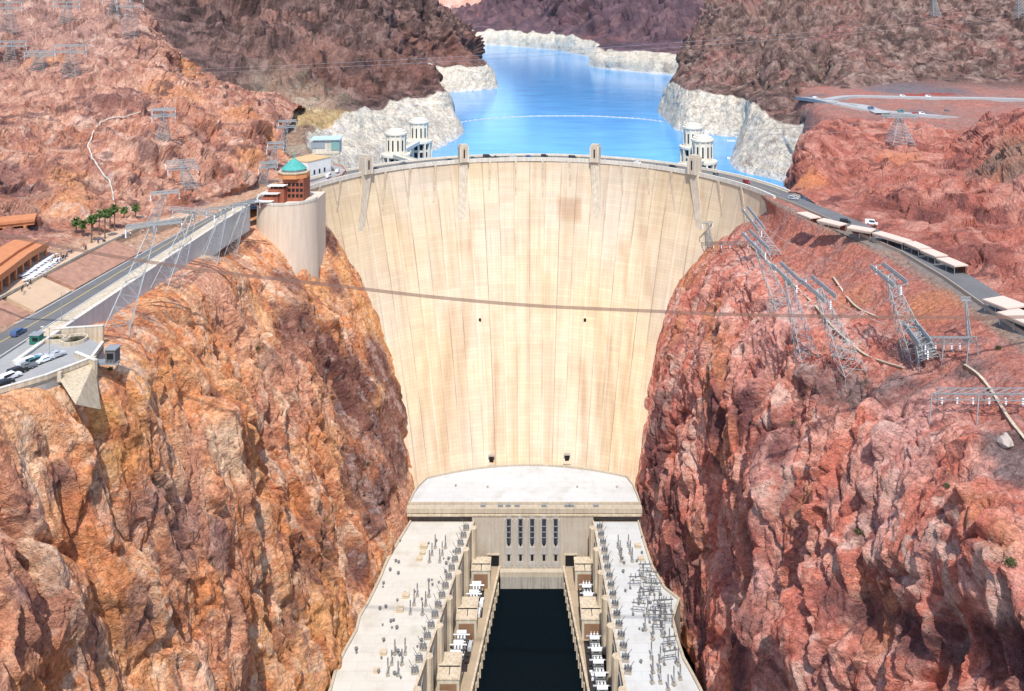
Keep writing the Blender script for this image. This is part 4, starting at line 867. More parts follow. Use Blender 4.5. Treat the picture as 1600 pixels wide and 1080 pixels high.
def make_vent():
    t = thing('roof_vent', (0, 0, ZW), 'x', 'vent', 'small vents on the wing roofs')
    m = MB(); m.cyl((0, 0, 0), .35, .9, 8); m.build('stack', mastm, t); m = MB(); m.lathe([(.6, .9), (.6, 1.1), (.05, 1.35)], (0, 0, 0), 8); m.build('cowl', mastm, t); return t
vp = None; rv = random.Random(5)
for i in range(60):
    s = -1 if i < 44 else 1; D = rv.uniform(284, 362); xi = inner_x(s, D) + s * 4; xo = (-61 if D > 300 else -66) if s < 0 else 52
    loc = (rv.uniform(min(xi, xo), max(xi, xo)), D, ZW + .12); lab = f'small grey vent pipe standing on the {("cream left", "white right")[s > 0]} wing roof'
    if vp is None: vp = make_vent(); vp.location = loc; vp['label'] = lab
    else: copy_tree(vp, loc, 0, lab, scale=rv.uniform(.6, 1.1))
def make_takeoff():
    t = thing('line_takeoff', (0, 0, ZW), 'x', 'insulator frame', 'insulator frames along the inner roof edges')
    m = MB(); m.box((0, 0, .4), (2.6, 1.6, .7)); m.build('footing', conc_grey, t)
    m = MB()
    for s in (-1, 1): m.bar((s * 1.1, 0, .6), (s * .2, 0, 3.4), .12); m.bar((s * 1.1, .6, .6), (-s * .9, .4, 2.6), .08)
    m.box((0, 0, 2.2), (2.6, .25, .25)); m.build('frame', mastm, t)
    for k in (-1.0, 0, 1.0): m = MB(); m.lathe([(.16, 0), (.42, .25), (.2, .5), (.42, .75), (.2, 1.0), (.36, 1.25), (.1, 1.6)], (k, -.6, 1.0), 8); m.build('insulator', mastm, t)
    m = MB(); m.bar((-.9, 0, 2.6), (-2.2, .4, 5.0), .11); m.build('horn', mastm, t)
    return t
kp = None
for side in (-1, 1):
    for i in range(16):
        D = 366 - i * 5.3; loc = (inner_x(side, D) + side * 2.6, D, ZW + .12); lab = f'{ORD[i]} dark insulator frame from the dam along the {("left", "right")[side > 0]} inner roof edge'
        if kp is None: kp = make_takeoff(); kp.location = loc; kp['label'] = lab
        else: copy_tree(kp, loc, rv.uniform(-.3, .3) + (0 if side < 0 else pi), lab)
# ---------------------------------------------------------------- cars, people, palms
tyre = newmat('tyre_rubber', (.02, .02, .02), .8); carglass = newmat('car_glass', (.02, .025, .03), .12); carglass.node_tree.nodes['Principled BSDF'].inputs['Specular IOR Level'].default_value = .5
lampm = newmat('lamp_lens', (.7, .7, .68), .2); redl = newmat('tail_lens', (.35, .02, .02), .3)
CARP = {}
def make_car(colname, col, kind):
    t = thing('parked_car', (0, 0, -50), 'x', 'car')
    p = newmat('car_paint_' + colname, col, .3); p.node_tree.nodes['Principled BSDF'].inputs['Specular IOR Level'].default_value = .5
    H = {'sedan': 1.42, 'suv': 1.75, 'van': 2.1, 'pickup': 1.75}[kind]
    side = {'sedan': [(-2.2, .35), (-2.2, .85), (-1.3, .95), (-.75, H), (.65, H), (1.25, .95), (2.15, .8), (2.2, .35)],
            'suv': [(-2.25, .4), (-2.25, 1.0), (-2.1, H), (.5, H), (1.1, 1.05), (2.2, .95), (2.25, .4)],
            'van': [(-2.5, .4), (-2.5, H), (1.2, H), (1.9, 1.2), (2.4, 1.0), (2.45, .4)],
            'pickup': [(-2.6, .45), (-2.6, 1.05), (-.6, 1.05), (-.5, H), (.7, H), (1.2, 1.05), (2.5, .98), (2.55, .45)]}[kind]
    m = MB(); n = len(side); vs = []
    for w, k in ((-.9, 0), (-.78, 1), (.78, 1), (.9, 0)):
        for x, z in side:
            ww = w if z < 1.1 else w * (.82 if abs(w) > .8 else .86); vs.append((x, ww, z))
    fs = [tuple(range(n)), tuple(range(4 * n - 1, 3 * n - 1, -1))]
    for a in range(3):
        for i in range(n): j = (i + 1) % n; fs.append((a * n + j, a * n + i, (a + 1) * n + i, (a + 1) * n + j))
    m.add(vs, fs); m.build('body', p, t)
    zt = H - .12; zb = 1.0 if kind != 'van' else 1.25
    xs0, xs1 = {'sedan': (-1.05, .95), 'suv': (-2.0, .8), 'van': (-.9, 1.4), 'pickup': (-.45, .95)}[kind]
    for s in (-1, 1):
        m = MB(); m.add([(xs0, s * .905, zb), (xs1, s * .905, zb), (xs1 - .4, s * .77, zt), (xs0 + .3 * (kind == 'sedan'), s * .77, zt)], [(0, 1, 2, 3)])
        m.build('side_window', carglass, t)
    fx = {'sedan': ((.68, H - .03), (1.22, .99)), 'suv': ((.53, H - .03), (1.08, 1.1)), 'van': ((1.23, H - .05), (1.88, 1.25)), 'pickup': ((.73, H - .03), (1.18, 1.1))}[kind]
    m = MB(); (xa, za), (xb, zb2) = fx; m.add([(xa + .03, -.68, za + .02), (xa + .03, .68, za + .02), (xb + .03, .76, zb2 + .02), (xb + .03, -.76, zb2 + .02)], [(0, 1, 2, 3)]); m.build('windscreen', carglass, t)
    for x in (-1.4, 1.4):
        for s in (-1, 1):
            m = MB(); m.bar((x, s * .72, .34), (x, s * .93, .34), .34, 10); w = m.build('wheel', tyre, t)
            m = MB(); m.bar((x, s * .92, .34), (x, s * .95, .34), .19, 8); m.build('rim', steel, w)
    xf = side[-1][0]; xr = side[0][0]
    for s in (-1, 1):
        m = MB(); m.box((xf - .02, s * .62, .7), (.1, .32, .16)); m.build('headlight', lampm, t)
        m = MB(); m.box((xr + .02, s * .65, .75), (.1, .28, .18)); m.build('tail_light', redl, t)
    return t
CARC = {'white': (.78, .78, .77), 'silver': (.45, .47, .49), 'black': (.02, .02, .022), 'red': (.40, .03, .03), 'blue': (.06, .12, .25), 'teal': (.05, .22, .24), 'grey': (.16, .165, .17)}
def car(colname, kind, loc, rz, label, group=None):
    key = (colname, kind)
    if key not in CARP: CARP[key] = make_car(colname, CARC[colname], kind); c = CARP[key]; c.location = tuple(loc); c.rotation_euler = (0, 0, rz); c['label'] = label
    else: c = copy_tree(CARP[key], loc, rz, label)
    if group: c['group'] = group
    elif 'group' in c: del c['group']
    return c
skin = newmat('skin', (.45, .26, .18), .6); hair = newmat('dark_hair', (.03, .02, .015), .7); trou = newmat('dark_trousers', (.05, .055, .08), .8)
PP = {}
def make_person(key, shirt, trousers):
    me = bpy.data.meshes.new('person'); J = [(0, 0, .95), (0, .01, 1.2), (0, .01, 1.42), (0, 0, 1.5), (0, .02, 1.62), (0, .02, 1.74),
        (.19, 0, 1.40), (.25, .02, 1.13), (.24, -.08, .90), (-.19, 0, 1.40), (-.26, .02, 1.13), (-.24, -.05, .88),
        (.10, 0, .90), (.12, -.06, .50), (.12, .0, .08), (.12, -.14, .04), (-.10, 0, .90), (-.12, .05, .50), (-.12, .12, .08), (-.12, -.02, .04)]
    Rr = [.15, .14, .16, .06, .095, .08, .07, .05, .035, .07, .05, .035, .095, .065, .045, .04, .095, .065, .045, .04]
    E_ = [(0, 1), (1, 2), (2, 3), (3, 4), (4, 5), (2, 6), (6, 7), (7, 8), (2, 9), (9, 10), (10, 11), (0, 12), (12, 13), (13, 14), (14, 15), (0, 16), (16, 17), (17, 18), (18, 19)]
    me.from_pydata(J, E_, []); o = bpy.data.objects.new('person', me); COL.objects.link(o)
    sk_ = o.modifiers.new('s', 'SKIN')
    for v, r in zip(me.skin_vertices[0].data, Rr): v.radius = (r, r)
    me.skin_vertices[0].data[0].use_root = True
    dg = bpy.context.evaluated_depsgraph_get(); nm = bpy.data.meshes.new_from_object(o.evaluated_get(dg)); o.modifiers.clear(); o.data = nm
    for mm in (shirt, trousers, skin): nm.materials.append(mm)
    for f in nm.polygons:
        c = f.center; f.material_index = 2 if c.z > 1.47 or c.z < .03 or (abs(c.x) > .2 and c.z < 1.12 and c.z > .8) else (1 if c.z < .98 else 0); f.use_smooth = True
    m = MB(); m.lathe([(.105, 0), (.115, .06), (.08, .14), (.01, .17)], (0, .03, 1.63), 8); m.build('hair', hair, o)
    return o
SHIRTS = {'white': (.75, .74, .72), 'red': (.45, .05, .04), 'navy': (.03, .05, .16), 'black': (.02, .02, .02), 'pale blue': (.35, .5, .68), 'yellow': (.7, .5, .08)}
def person(colname, loc, rz, label, group):
    if colname not in PP: PP[colname] = make_person(colname, newmat('shirt_' + colname.replace(' ', '_'), SHIRTS[colname], .8), trou); o = PP[colname]; o.location = tuple(loc); o.rotation_euler = (0, 0, rz)
    else: o = copy_tree(PP[colname], loc, rz)
    return tag(o, label, 'person', group)
bark = worn('palm_bark', (.20, .13, .08), .3, 1.5); frondm = worn('palm_frond', (.07, .12, .03), .3, .8)
def make_palm(h, seed):
    r = random.Random(seed); t = thing('palm_tree', (0, 0, 0), 'x', 'palm tree')
    m = MB(); m.lathe([(.34, -.6), (.28, .4), (.22, h * .5), (.19, h)] , (0, 0, 0), 8); m.build('trunk', bark, t)
    m = MB()
    for i in range(46):
        a = r.uniform(0, 6.28); el = r.uniform(-.9, 1.2); ln = r.uniform(1.3, 2.0); d = Vector((cos(a) * cos(el), sin(a) * cos(el), sin(el))); b = Vector((0, 0, h)); sd_ = Vector((-sin(a), cos(a), 0))
        p1 = b + d * ln * .55; p2 = b + d * ln + Vector((0, 0, -.35)); w = .32
        m.add([b, p1 + sd_ * w, p2 + sd_ * .5 + Vector((0, 0, -.3)), p2 + d * .25, p2 - sd_ * .5 + Vector((0, 0, -.3)), p1 - sd_ * w], [(0, 1, 5), (1, 2, 3), (1, 3, 5), (3, 4, 5)])
    m.build('crown', frondm, t)
    return t
shrubm = worn('desert_shrub', (.09, .10, .035), .35, 1.2)
def make_shrub(seed, rad):
    r = random.Random(seed); m = MB()
    for i in range(170):
        a = r.uniform(0, 6.28); el = r.uniform(.0, 1.5); q = rad * r.uniform(.35, 1) ; c = Vector((cos(a) * cos(el) * q, sin(a) * cos(el) * q, sin(el) * q * .8)); s = rad * .16
        u = Vector((r.uniform(-1, 1), r.uniform(-1, 1), r.uniform(-1, 1))).normalized(); v = u.orthogonal().normalized()
        m.add([c - u * s, c + v * s * .6, c + u * s, c - v * s * .6], [(0, 1, 2, 3)])
    for i in range(6): a = i * 1.05; m.bar((0, 0, -.5), (cos(a) * rad * .6, sin(a) * rad * .6, rad * .5), .05, 3)
    return m
# ---------------------------------------------------------------- left rim: road, parking, plaza, buildings
def strip(name, L, R, z, mat, thick=None, kind='structure'):
    m = MB(); n = len(L)
    for i in range(n - 1):
        zz = z if not hasattr(z, '__len__') else None
        q = [L[i], R[i], R[i + 1], L[i + 1]]; z1 = [z] * 4 if zz is not None else [z[i], z[i], z[i + 1], z[i + 1]]
        m.prism(q, [a - (thick or .15) for a in z1], z1)
    o = m.build(name, mat); o['kind'] = kind; return o
ZRD = 178.25
DD = [60, 120, 180, 215, 240, 275, 310, 345, 372, 392]
xa = [-158, -156, -155, -153, -149.5, -148, -146, -143.5, -141, -133]       # hill side edge of the asphalt
xb = [-139, -139, -139, -139, -139, -138.8, -138.4, -137.8, -136, -124]     # canyon side edge
strip('left_road', list(zip(xa, DD)), list(zip(xb, DD)), ZRD, asph, .6)
wl = newmat('road_paint_white', (.72, .72, .70), .7)
for off, mt, nm in ((.06, wl, 'edge_line'), (.5, ym, 'centre_line'), (.94, wl, 'edge_line')):
    strip(nm, [(a + (b - a) * off - .1, d) for a, b, d in zip(xa, xb, DD)][:-1], [(a + (b - a) * off + .12, d) for a, b, d in zip(xa, xb, DD)][:-1], ZRD + .01, mt, .006)
D2 = [219, 240, 275, 310, 345, 372]
strip('left_sidewalk', list(zip([-138.98, -138.98, -138.78, -138.38, -137.78, -135.98], D2)), list(zip([-134.2, -134.2, -134.0, -133.8, -133.4, -132], D2)), ZRD + .15, conc, .5)
wallc = worn('pale_wall_concrete', (.66, .66, .62), .15, .25, streak=.2)
rw = thing('retaining_wall', (-134, 300, 171), 'long pale wall carrying the left road along the canyon rim', 'wall')
xw = [-133.6, -134.19, -134.19, -133.99, -133.79, -133.39, -131.99]; Dw = [205, 219, 240, 275, 310, 345, 372]
m = MB()
for i in range(6): m.prism([(xw[i] + 134, Dw[i] - 300), (xw[i] + 134.9, Dw[i] - 300), (xw[i + 1] + 134.9, Dw[i + 1] - 300), (xw[i + 1] + 134, Dw[i + 1] - 300)], -4, 7.6)
m.build('wall', wallc, rw)
m = MB()
for i in range(6): m.prism([(xw[i] + 133.8, Dw[i] - 300), (xw[i] + 135.1, Dw[i] - 300), (xw[i + 1] + 135.1, Dw[i + 1] - 300), (xw[i + 1] + 133.8, Dw[i + 1] - 300)], 7.61, 7.95)
m.build('coping', conc_white, rw)
# parking shelf on the rim with its kerb wall
lotm = worn('pale_asphalt', (.36, .35, .34), .15, .15)
lot = [(-138.9, 120), (-128.6, 120), (-127.6, 165), (-127.2, 188), (-119.5, 196), (-113.6, 206), (-116, 216), (-124, 222), (-133, 221), (-138.9, 219)]
m = MB(); m.prism(lot, 174, ZRD - .1); m.build('parking_lot', lotm)['kind'] = 'structure'
pw = thing('parapet_wall', (-128, 180, ZRD), 'low buff wall along the rim edge of the parking shelf', 'wall')
m = MB(); e = [(p[0] + 128, p[1] - 180) for p in lot[1:7]]; q = [(p[0] - .7, p[1] + .3) for p in e]
for i in range(5): m.prism([e[i], e[i + 1], q[i + 1], q[i]], -1, 1.0)
m.build('wall', conc, pw)
m = MB()
for i in range(5): m.prism([(e[i][0] + .1, e[i][1]), (e[i + 1][0] + .1, e[i + 1][1]), (q[i + 1][0] - .1, q[i + 1][1]), (q[i][0] - .1, q[i][1])], 1.01, 1.2)
m.build('coping', conc_white, pw)
rtw = thing('retaining_wall', (-116, 200, 178), 'tall blank grey wall propping the corner of the parking shelf', 'wall')
m = MB(); a, b, c_, d_ = W(92, 592, z=177.9), W(147, 567, z=177.9), W(158, 640, D=199), W(118, 632, D=190)
o3 = np.array([-116, 200, 178]); bk = np.array([-6, 10, 0])
m.add([a - o3, b - o3, c_ - o3, d_ - o3, a - o3 + bk, b - o3 + bk, c_ - o3 + bk, d_ - o3 + bk], [(3, 2, 1, 0), (4, 5, 6, 7), (0, 1, 5, 4), (1, 2, 6, 5), (2, 3, 7, 6), (3, 0, 4, 7)]); m.build('wall', worn('cream_buttress', (.62, .51, .36), .2, .2, streak=.4), rtw)
pil = MB()
for f in (.02, .98):
    q = a + (b - a) * f - o3; pil.box((q[0], q[1] + .2, .3), (1.0, 1.0, 2.4))
    pil.build('end_post', conc, rtw); pil = MB()
# viewing hut on a steel deck
hb = W(164, 566, z=177.5); hut = thing('lookout_hut', hb, 'small grey hut on a steel footbridge at the cliff edge', 'hut')
hutg = worn('hut_grey', (.16, .15, .15), .2, .6)
m = MB(); m.box((-.5, 0, 0), (8, 3, .3)); m.build('deck', steel, hut)
m = MB()
for x in np.arange(-4.4, 3.5, .9): m.bar((x, -1.5, .1), (x, -1.5, 1.2), .05)
m.bar((-4.4, -1.5, 1.2), (3.4, -1.5, 1.2), .05); m.bar((-4.4, -1.5, .65), (3.4, -1.5, .65), .04); m.build('railing', steel, hut)
m = MB(); m.box((1.9, .2, 1.9), (2.6, 2.6, 3.4)); m.build('cabin', hutg, hut)
m = MB(); m.box((1.9, .2, 3.75), (3.2, 3.2, .25)); m.build('roof', steel, hut)
m = MB(); m.box((1.9, -1.12, 1.8), (1.7, .08, 1.9)); m.build('window', dark, hut)
m = MB(); m.bar((3.2, 1.2, 0), (.8, 3, -6), .12); m.bar((-3.5, 1.2, 0), (-3, 3, -5), .12); m.build('strut', steel, hut)
# oval planters
soil = worn('dark_soil', (.10, .075, .06), .3, .8)
for px, py, rx, ry, lab in ((86, 532, 4.2, 2.0, 'long low oval planter wall beside the left parking'), (116, 533, 3.4, 3.4, 'round sunken planter with dark soil at the end of the left parking')):
    c = W(px, py, z=ZRD); t = thing('planter', c, lab, 'planter', 'planters on the parking shelf'); m = MB(); n = 20
    for i in range(n):
        a, b = 2 * pi * i / n, 2 * pi * (i + 1) / n; m.prism([(rx * cos(a), ry * sin(a)), (rx * cos(b), ry * sin(b)), ((rx - .5) * cos(b), (ry - .5) * sin(b)), ((rx - .5) * cos(a), (ry - .5) * sin(a))], -.3, .9)
    m.build('rim', conc, t)
    m = MB(); m.prism([((rx - .52) * cos(2 * pi * i / n), (ry - .52) * sin(2 * pi * i / n)) for i in range(n)], -.2, .25); m.build('soil', soil, t)
    s = make_shrub(int(px), 1.1).build('shrub', shrubm); s.location = (c[0] + .3, c[1], c[2] + .2); tag(s, f'dark low shrub growing in the {"oval" if rx > 4 else "round"} planter', 'shrub')
# steps with low walls by the planters
for i, (px0, py0, px1, py1) in enumerate(((85, 519, 162, 514), (118, 556, 150, 569))):
    a, b = W(px0, py0, z=ZRD), W(px1, py1, z=ZRD); d = (b - a)[:2]; n = np.array([-d[1], d[0]]) / np.linalg.norm(d) * .35; c0 = (a + b) / 2
    t = thing('low_wall', (c0[0], c0[1], ZRD - .2), ('rubble topped low wall at the far side of the parking shelf', 'short buff wall leading to the lookout hut')[i], 'wall')
    m = MB(); m.prism([tuple(a[:2] - c0[:2] - n), tuple(b[:2] - c0[:2] - n), tuple(b[:2] - c0[:2] + n), tuple(a[:2] - c0[:2] + n)], -4, 1.1); m.build('wall', conc, t)
    m = MB(); m.prism([tuple(a[:2] - c0[:2] - n * 1.3), tuple(b[:2] - c0[:2] - n * 1.3), tuple(b[:2] - c0[:2] + n * 1.3), tuple(a[:2] - c0[:2] + n * 1.3)], 1.11, 1.35); m.build('coping', conc_white, t)
# parked cars along the kerb wall, from the frame edge towards the planters
for i, (px, py, cn, kd, lab) in enumerate([(6, 602, 'black', 'sedan', 'black car at the frame edge in the rim parking row'), (17, 592, 'white', 'suv', 'white suv between two black cars in the rim parking row'), (27, 584, 'black', 'suv', 'black suv third in the rim parking row'),
        (39, 578, 'grey', 'pickup', 'dark grey pickup in the middle of the rim parking row'), (43, 571, 'white', 'van', 'tall white van in the rim parking row'), (57, 567, 'teal', 'suv', 'pale teal suv toward the far end of the rim parking row'),
        (61, 562, 'silver', 'sedan', 'silver car toward the far end of the rim parking row'), (70, 565, 'white', 'sedan', 'white car last in the rim parking row'), (86, 559, 'silver', 'pickup', 'silver pickup parked beside the short buff wall')]):
    car(cn, kd, W(px, py, z=ZRD), 1.0 + random.uniform(-.08, .08), lab, 'cars parked on the rim shelf')
car('blue', 'suv', W(29, 523, z=ZRD), 1.5, 'dark blue car driving alone on the left road')
p = W(57, 536, z=ZRD); t = thing('kiosk', p, 'small green kiosk with a dark hatch beside the left road', 'kiosk')
greenm = worn('green_paint', (.03, .17, .12), .15, .8)
m = MB(); m.box((0, 0, 1.2), (2.6, 2.2, 2.4)); m.build('cabin', greenm, t); m = MB(); m.box((0, 0, 2.55), (3.1, 2.7, .25)); m.build('roof', steel, t); m = MB(); m.box((.3, -1.13, 1.4), (1.5, .1, .9)); m.build('hatch', dark, t)
# street lamps
def make_lamp():
    t = thing('street_lamp', (0, 0, ZRD), 'x', 'street lamp', 'street lamps by the left road')
    m = MB(); m.bar((0, 0, 0), (0, 0, 8), .1, 6, .06); m.build('pole', steel, t); m = MB(); m.bar((0, 0, 7.9), (1.6, 0, 8.3), .05); m.build('arm', steel, t); m = MB(); m.box((1.8, 0, 8.3), (.8, .35, .18)); m.build('lamp_head', conc_white, t); return t
lp = None
for i, (px, py, lab) in enumerate([(96, 500, 'thin street lamp on the wall side of the left road'), (77, 560, 'thin street lamp among the parked cars on the rim'), (212, 420, 'thin street lamp halfway up the left road'), (292, 372, 'thin street lamp toward the dam end of the left road')]):
    if lp is None: lp = make_lamp(); lp.location = tuple(W(px, py, z=ZRD)); lp['label'] = lab
    else: copy_tree(lp, W(px, py, z=ZRD), pi, lab)
# plaza
plz = worn('plaza_paving', (.60, .40, .27), .12, .2)
pl_ = [(-158.5, 150), (-158.5, 242), (-158, 284), (-155.7, 316), (-151, 331), (-147, 348), (-152, 356), (-163, 335), (-176, 300), (-196, 270), (-205, 240), (-205, 150)]
pz = [183, 183, 183, 182.6, 181.4, 179.4, 179.4, 182.2, 183.6, 184, 184, 184]
m = MB(); m.prism(pl_, [a - 9 for a in pz], pz); m.build('plaza', plz)['kind'] = 'structure'
kb = thing('plaza_kerb', (-157, 280, 183), 'long buff kerb wall edging the plaza above the left road', 'wall')
m = MB(); e = [(p[0] + 157, p[1] - 280, z - 183) for p, z in zip(pl_[:6], pz)]
for a, b in zip(e[:-1], e[1:]): m.prism([(a[0], a[1]), (b[0], b[1]), (b[0] - .7, b[1]), (a[0] - .7, a[1])], [a[2] - .5, b[2] - .5] * 1 + [b[2] - .5, a[2] - .5], [a[2] + .9, b[2] + .9, b[2] + .9, a[2] + .9])
m.build('wall', conc, kb)
pinkm = worn('pink_gravel', (.50, .27, .19), .4, .5)
for D0, D1, k in ((205, 238, 0), (240, 258, 1), (260, 300, 0)):
    m = MB(); f = lambda D: (np.interp(D, DD, xa), D)
    m.add([(f(D0)[0] - .2, D0, 178.6), (f(D1)[0] - .2, D1, 178.6), (-158.3 if D1 < 290 else -157, D1, 182.9), (-158.3, D0, 182.9), (f(D0)[0] - .2, D0, 174), (f(D1)[0] - .2, D1, 174), (-159, D1, 174), (-159, D0, 174)], [(0, 1, 2, 3), (7, 6, 5, 4), (0, 4, 5, 1), (1, 5, 6, 2), (2, 6, 7, 3), (3, 7, 4, 0)])
    m.build('embankment', pinkm if not k else worn('buff_slab', (.60, .42, .28), .15, .3))['kind'] = 'structure'
# visitor centre with curved orange roof
orange = worn('orange_stucco', (.60, .24, .11), .12, .4, streak=.2); brown = worn('red_brown_wall', (.20, .07, .045), .2, .5)
vc = thing('visitor_centre', (-172, 250, 183), 'long curved orange visitor centre with open colonnade at the left edge', 'building')
cv = [(2, 26), (3.5, 13), (6.5, 0), (9.5, -13), (11, -28), (11.3, -50)]
def offc(cv, d): 
    o = []
    for i in range(len(cv)):
        a = cv[max(i - 1, 0)]; b = cv[min(i + 1, len(cv) - 1)]; t = np.array([b[0] - a[0], b[1] - a[1]]); t = t / np.linalg.norm(t); o.append((cv[i][0] + t[1] * d, cv[i][1] - t[0] * d))
    return o
f0 = offc(cv, -2.5); f1 = offc(cv, 9)
def band_(a, b, z0, z1, nm, mat):
    m = MB()
    for i in range(len(a) - 1): m.prism([a[i], a[i + 1], b[i + 1], b[i]], z0, z1)
    return m.build(nm, mat, vc)
band_(offc(cv, 2.5), f1, 0, 5.2, 'wall', brown); band_(f0, f1, 5.21, 6.3, 'roof', orange); band_(f0, offc(cv, -1.6), 4.2, 5.2, 'fascia', orange); band_(offc(cv, 1), f1, 6.31, 7.2, 'parapet', orange)
for i in range(13):
    t = i / 12 * (len(cv) - 1); k = min(int(t), len(cv) - 2); f = t - k; pA = offc(cv, -1.4); x = pA[k][0] * (1 - f) + pA[k + 1][0] * f; y = pA[k][1] * (1 - f) + pA[k + 1][1] * f
    m = MB(); m.box((x, y, 2.2), (.7, .7, 4.4)); m.build('column', orange, vc)
v2 = thing('parking_deck', (-196, 292, 186), 'orange parking deck on pillars behind the curved visitor centre', 'building')
m = MB(); m.box((-6, 0, 5), (34, 14, 1.2), rz=.5); m.build('deck_slab', orange, v2)
m = MB(); m.box((-4, 4, 1.5), (30, 5, 6), rz=.5); m.build('wall', brown, v2)
m = MB(); m.box((-2.6, -6.4, 6.1), (34, .5, 1.0), rz=.5); m.build('parapet', orange, v2)
for k in range(5): x = -14 + k * 6.4; m = MB(); m.box((x * cos(.5) - -5.6 * sin(.5) - 3, x * sin(.5) - 5.6 * cos(.5), 1.5), (.9, .9, 6)); m.build('pillar', orange, v2)
car('white', 'suv', (-202, 285.5, 191.6), .5, 'white car parked on the orange parking deck', 'cars on the parking deck'); car('black', 'sedan', (-198.5, 288, 191.6), .5, 'black car parked on the orange parking deck', 'cars on the parking deck')
# tables with white tops
tabm = newmat('white_table_top', (.78, .80, .84), .5)
def make_table():
    t = thing('picnic_table', (0, 0, 183), 'x', 'table', 'white topped tables on the plaza')
    m = MB(); m.box((0, 0, 1.0), (3.2, 1.5, .12)); m.build('top', tabm, t)
    for s in (-1, 1): m = MB(); m.box((0, s * 1.1, .55), (3.0, .4, .08)); m.build('bench', tabm, t)
    for s in (-1, 1): m = MB(); m.bar((s * 1.1, -1.1, 0), (s * 1.1, .5, .95), .06); m.bar((s * 1.1, 1.1, 0), (s * 1.1, -.5, .95), .06); m.build('leg', steel, t)
    return t
tp = None
for r in range(2):
    for i in range(9):
        px, py = 38 + i * 5.6 + r * 7, 434 - i * 3.9 + r * 6; loc = W(px, py, z=183.02); lab = f'{ORD[i]} white table from the frame edge in the {("inner", "outer")[r]} row on the plaza'
        if tp is None: tp = make_table(); tp.location = tuple(loc); tp.rotation_euler = (0, 0, 1.3); tp['label'] = lab
        else: copy_tree(tp, loc, 1.3, lab)
# palms and visitors
pms = []
for i, (px, py, h, lab) in enumerate([(119, 373, 6.6, 'short palm at the left end of the plaza row'), (130, 374, 6.0, 'short palm second from the left end of the plaza row'), (143, 378, 8.6, 'tall palm with thick crown third in the plaza row'), (145, 366, 6.2, 'palm standing close behind the tall third palm'),
        (155, 367, 8.2, 'palm in the middle of the plaza row'), (164, 371, 9.4, 'tallest palm of the plaza row'), (172, 358, 6.6, 'palm just behind the tallest palm'), (179, 358, 8.4, 'palm at the right end of the main row'), (194, 343, 4.2, 'small palm alone to the right of the row'), (212, 341, 4.8, 'small palm farthest right toward the dam')]):
    z = 183.3; t = make_palm(h, i); t.location = tuple(W(px, py, z=z)); tag(t, lab, None, 'palms along the plaza'); 
rp_ = random.Random(3); cn = list(SHIRTS)
ppl = [(px + rp_.uniform(-2, 2), 0) for px in np.linspace(80, 114, 26)] + [(rp_.uniform(126, 136), 0) for _ in range(5)] + [(rp_.uniform(145, 165), 0) for _ in range(5)] + [(rp_.uniform(185, 228), 0) for _ in range(9)] + [(rp_.uniform(20, 60), 1) for _ in range(7)]
for px, k in ppl:
    py = np.interp(px, (20, 80, 114, 136, 165, 228), (461, 411, 394, 385, 376, 357)) + rp_.uniform(-4, 6) + (2 if k else 0); c = rp_.choice(cn if rp_.random() > .4 else ['black', 'navy'])
    where = 'in the crowd by the white tables' if px < 116 and not k else ('walking below the orange colonnade' if k else ('walking under the palms' if px < 168 else 'walking toward the dam end of the plaza'))
    person(c, W(px, py, z=183.02), rp_.uniform(0, 6.2), f'person in a {c} shirt {where}', f'visitors {where}')
# stairs down the hillside
st_ = [(255, 172), (215, 178), (180, 186), (158, 192), (149, 205), (139, 231), (147, 252), (165, 278), (172, 283), (178, 305), (181, 332)]
pts = []
for a, b in zip(st_[:-1], st_[1:]):
    for f in np.linspace(0, 1, 6)[:-1]: pts.append(hit(a[0] + (b[0] - a[0]) * f, a[1] + (b[1] - a[1]) * f, 'left_hill') + np.array([0, -.8, .9]))
sw = thing('hillside_walkway', pts[0], 'pale walled walkway zigzagging down the orange hillside', 'walkway'); o = pts[0]
m = MB(); m.poly([tuple(p - o) for p in pts], .33, 4); m.build('wall', conc_white, sw)
for p in pts[::2]: m = MB(); m.bar(p - o, p - o + np.array([0, 0, 1.8]), .08); m.build('railing_post', steel, sw)
# rounded concrete bastion at the dam's left end
bs = thing('lookout_bastion', (-118.5, 389, 135), 'tall rounded smooth concrete bastion under the domed building', 'bastion')
bconc = worn('smooth_bastion_concrete', (.70, .58, .46), .08, .12, streak=.2, dark=(.50, .41, .34))
m = MB(); m.lathe([(15.2, 0), (14.8, 20), (14.4, 42.6)], (0, 0, 0), 48, pi * .86, pi * 2.0); m.prism([(14.4, 0), (14.4, 16), (-14, 16), (-14, 0)], 0, 42.6); m.prism([(14.4 * cos(a), 14.4 * sin(a)) for a in np.linspace(pi * .86, 2 * pi, 30)], 42.4, 42.7); m.build('drum', bconc, bs)
m = MB(); n = 30
for i in range(n):
    a, b = pi * .86 + 1.14 * pi * i / n, pi * .86 + 1.14 * pi * (i + 1) / n; m.prism([(14.6 * cos(a), 14.6 * sin(a)), (14.6 * cos(b), 14.6 * sin(b)), (13.9 * cos(b), 13.9 * sin(b)), (13.9 * cos(a), 13.9 * sin(a))], 42.71, 43.9)
m.build('parapet', conc_white, bs)
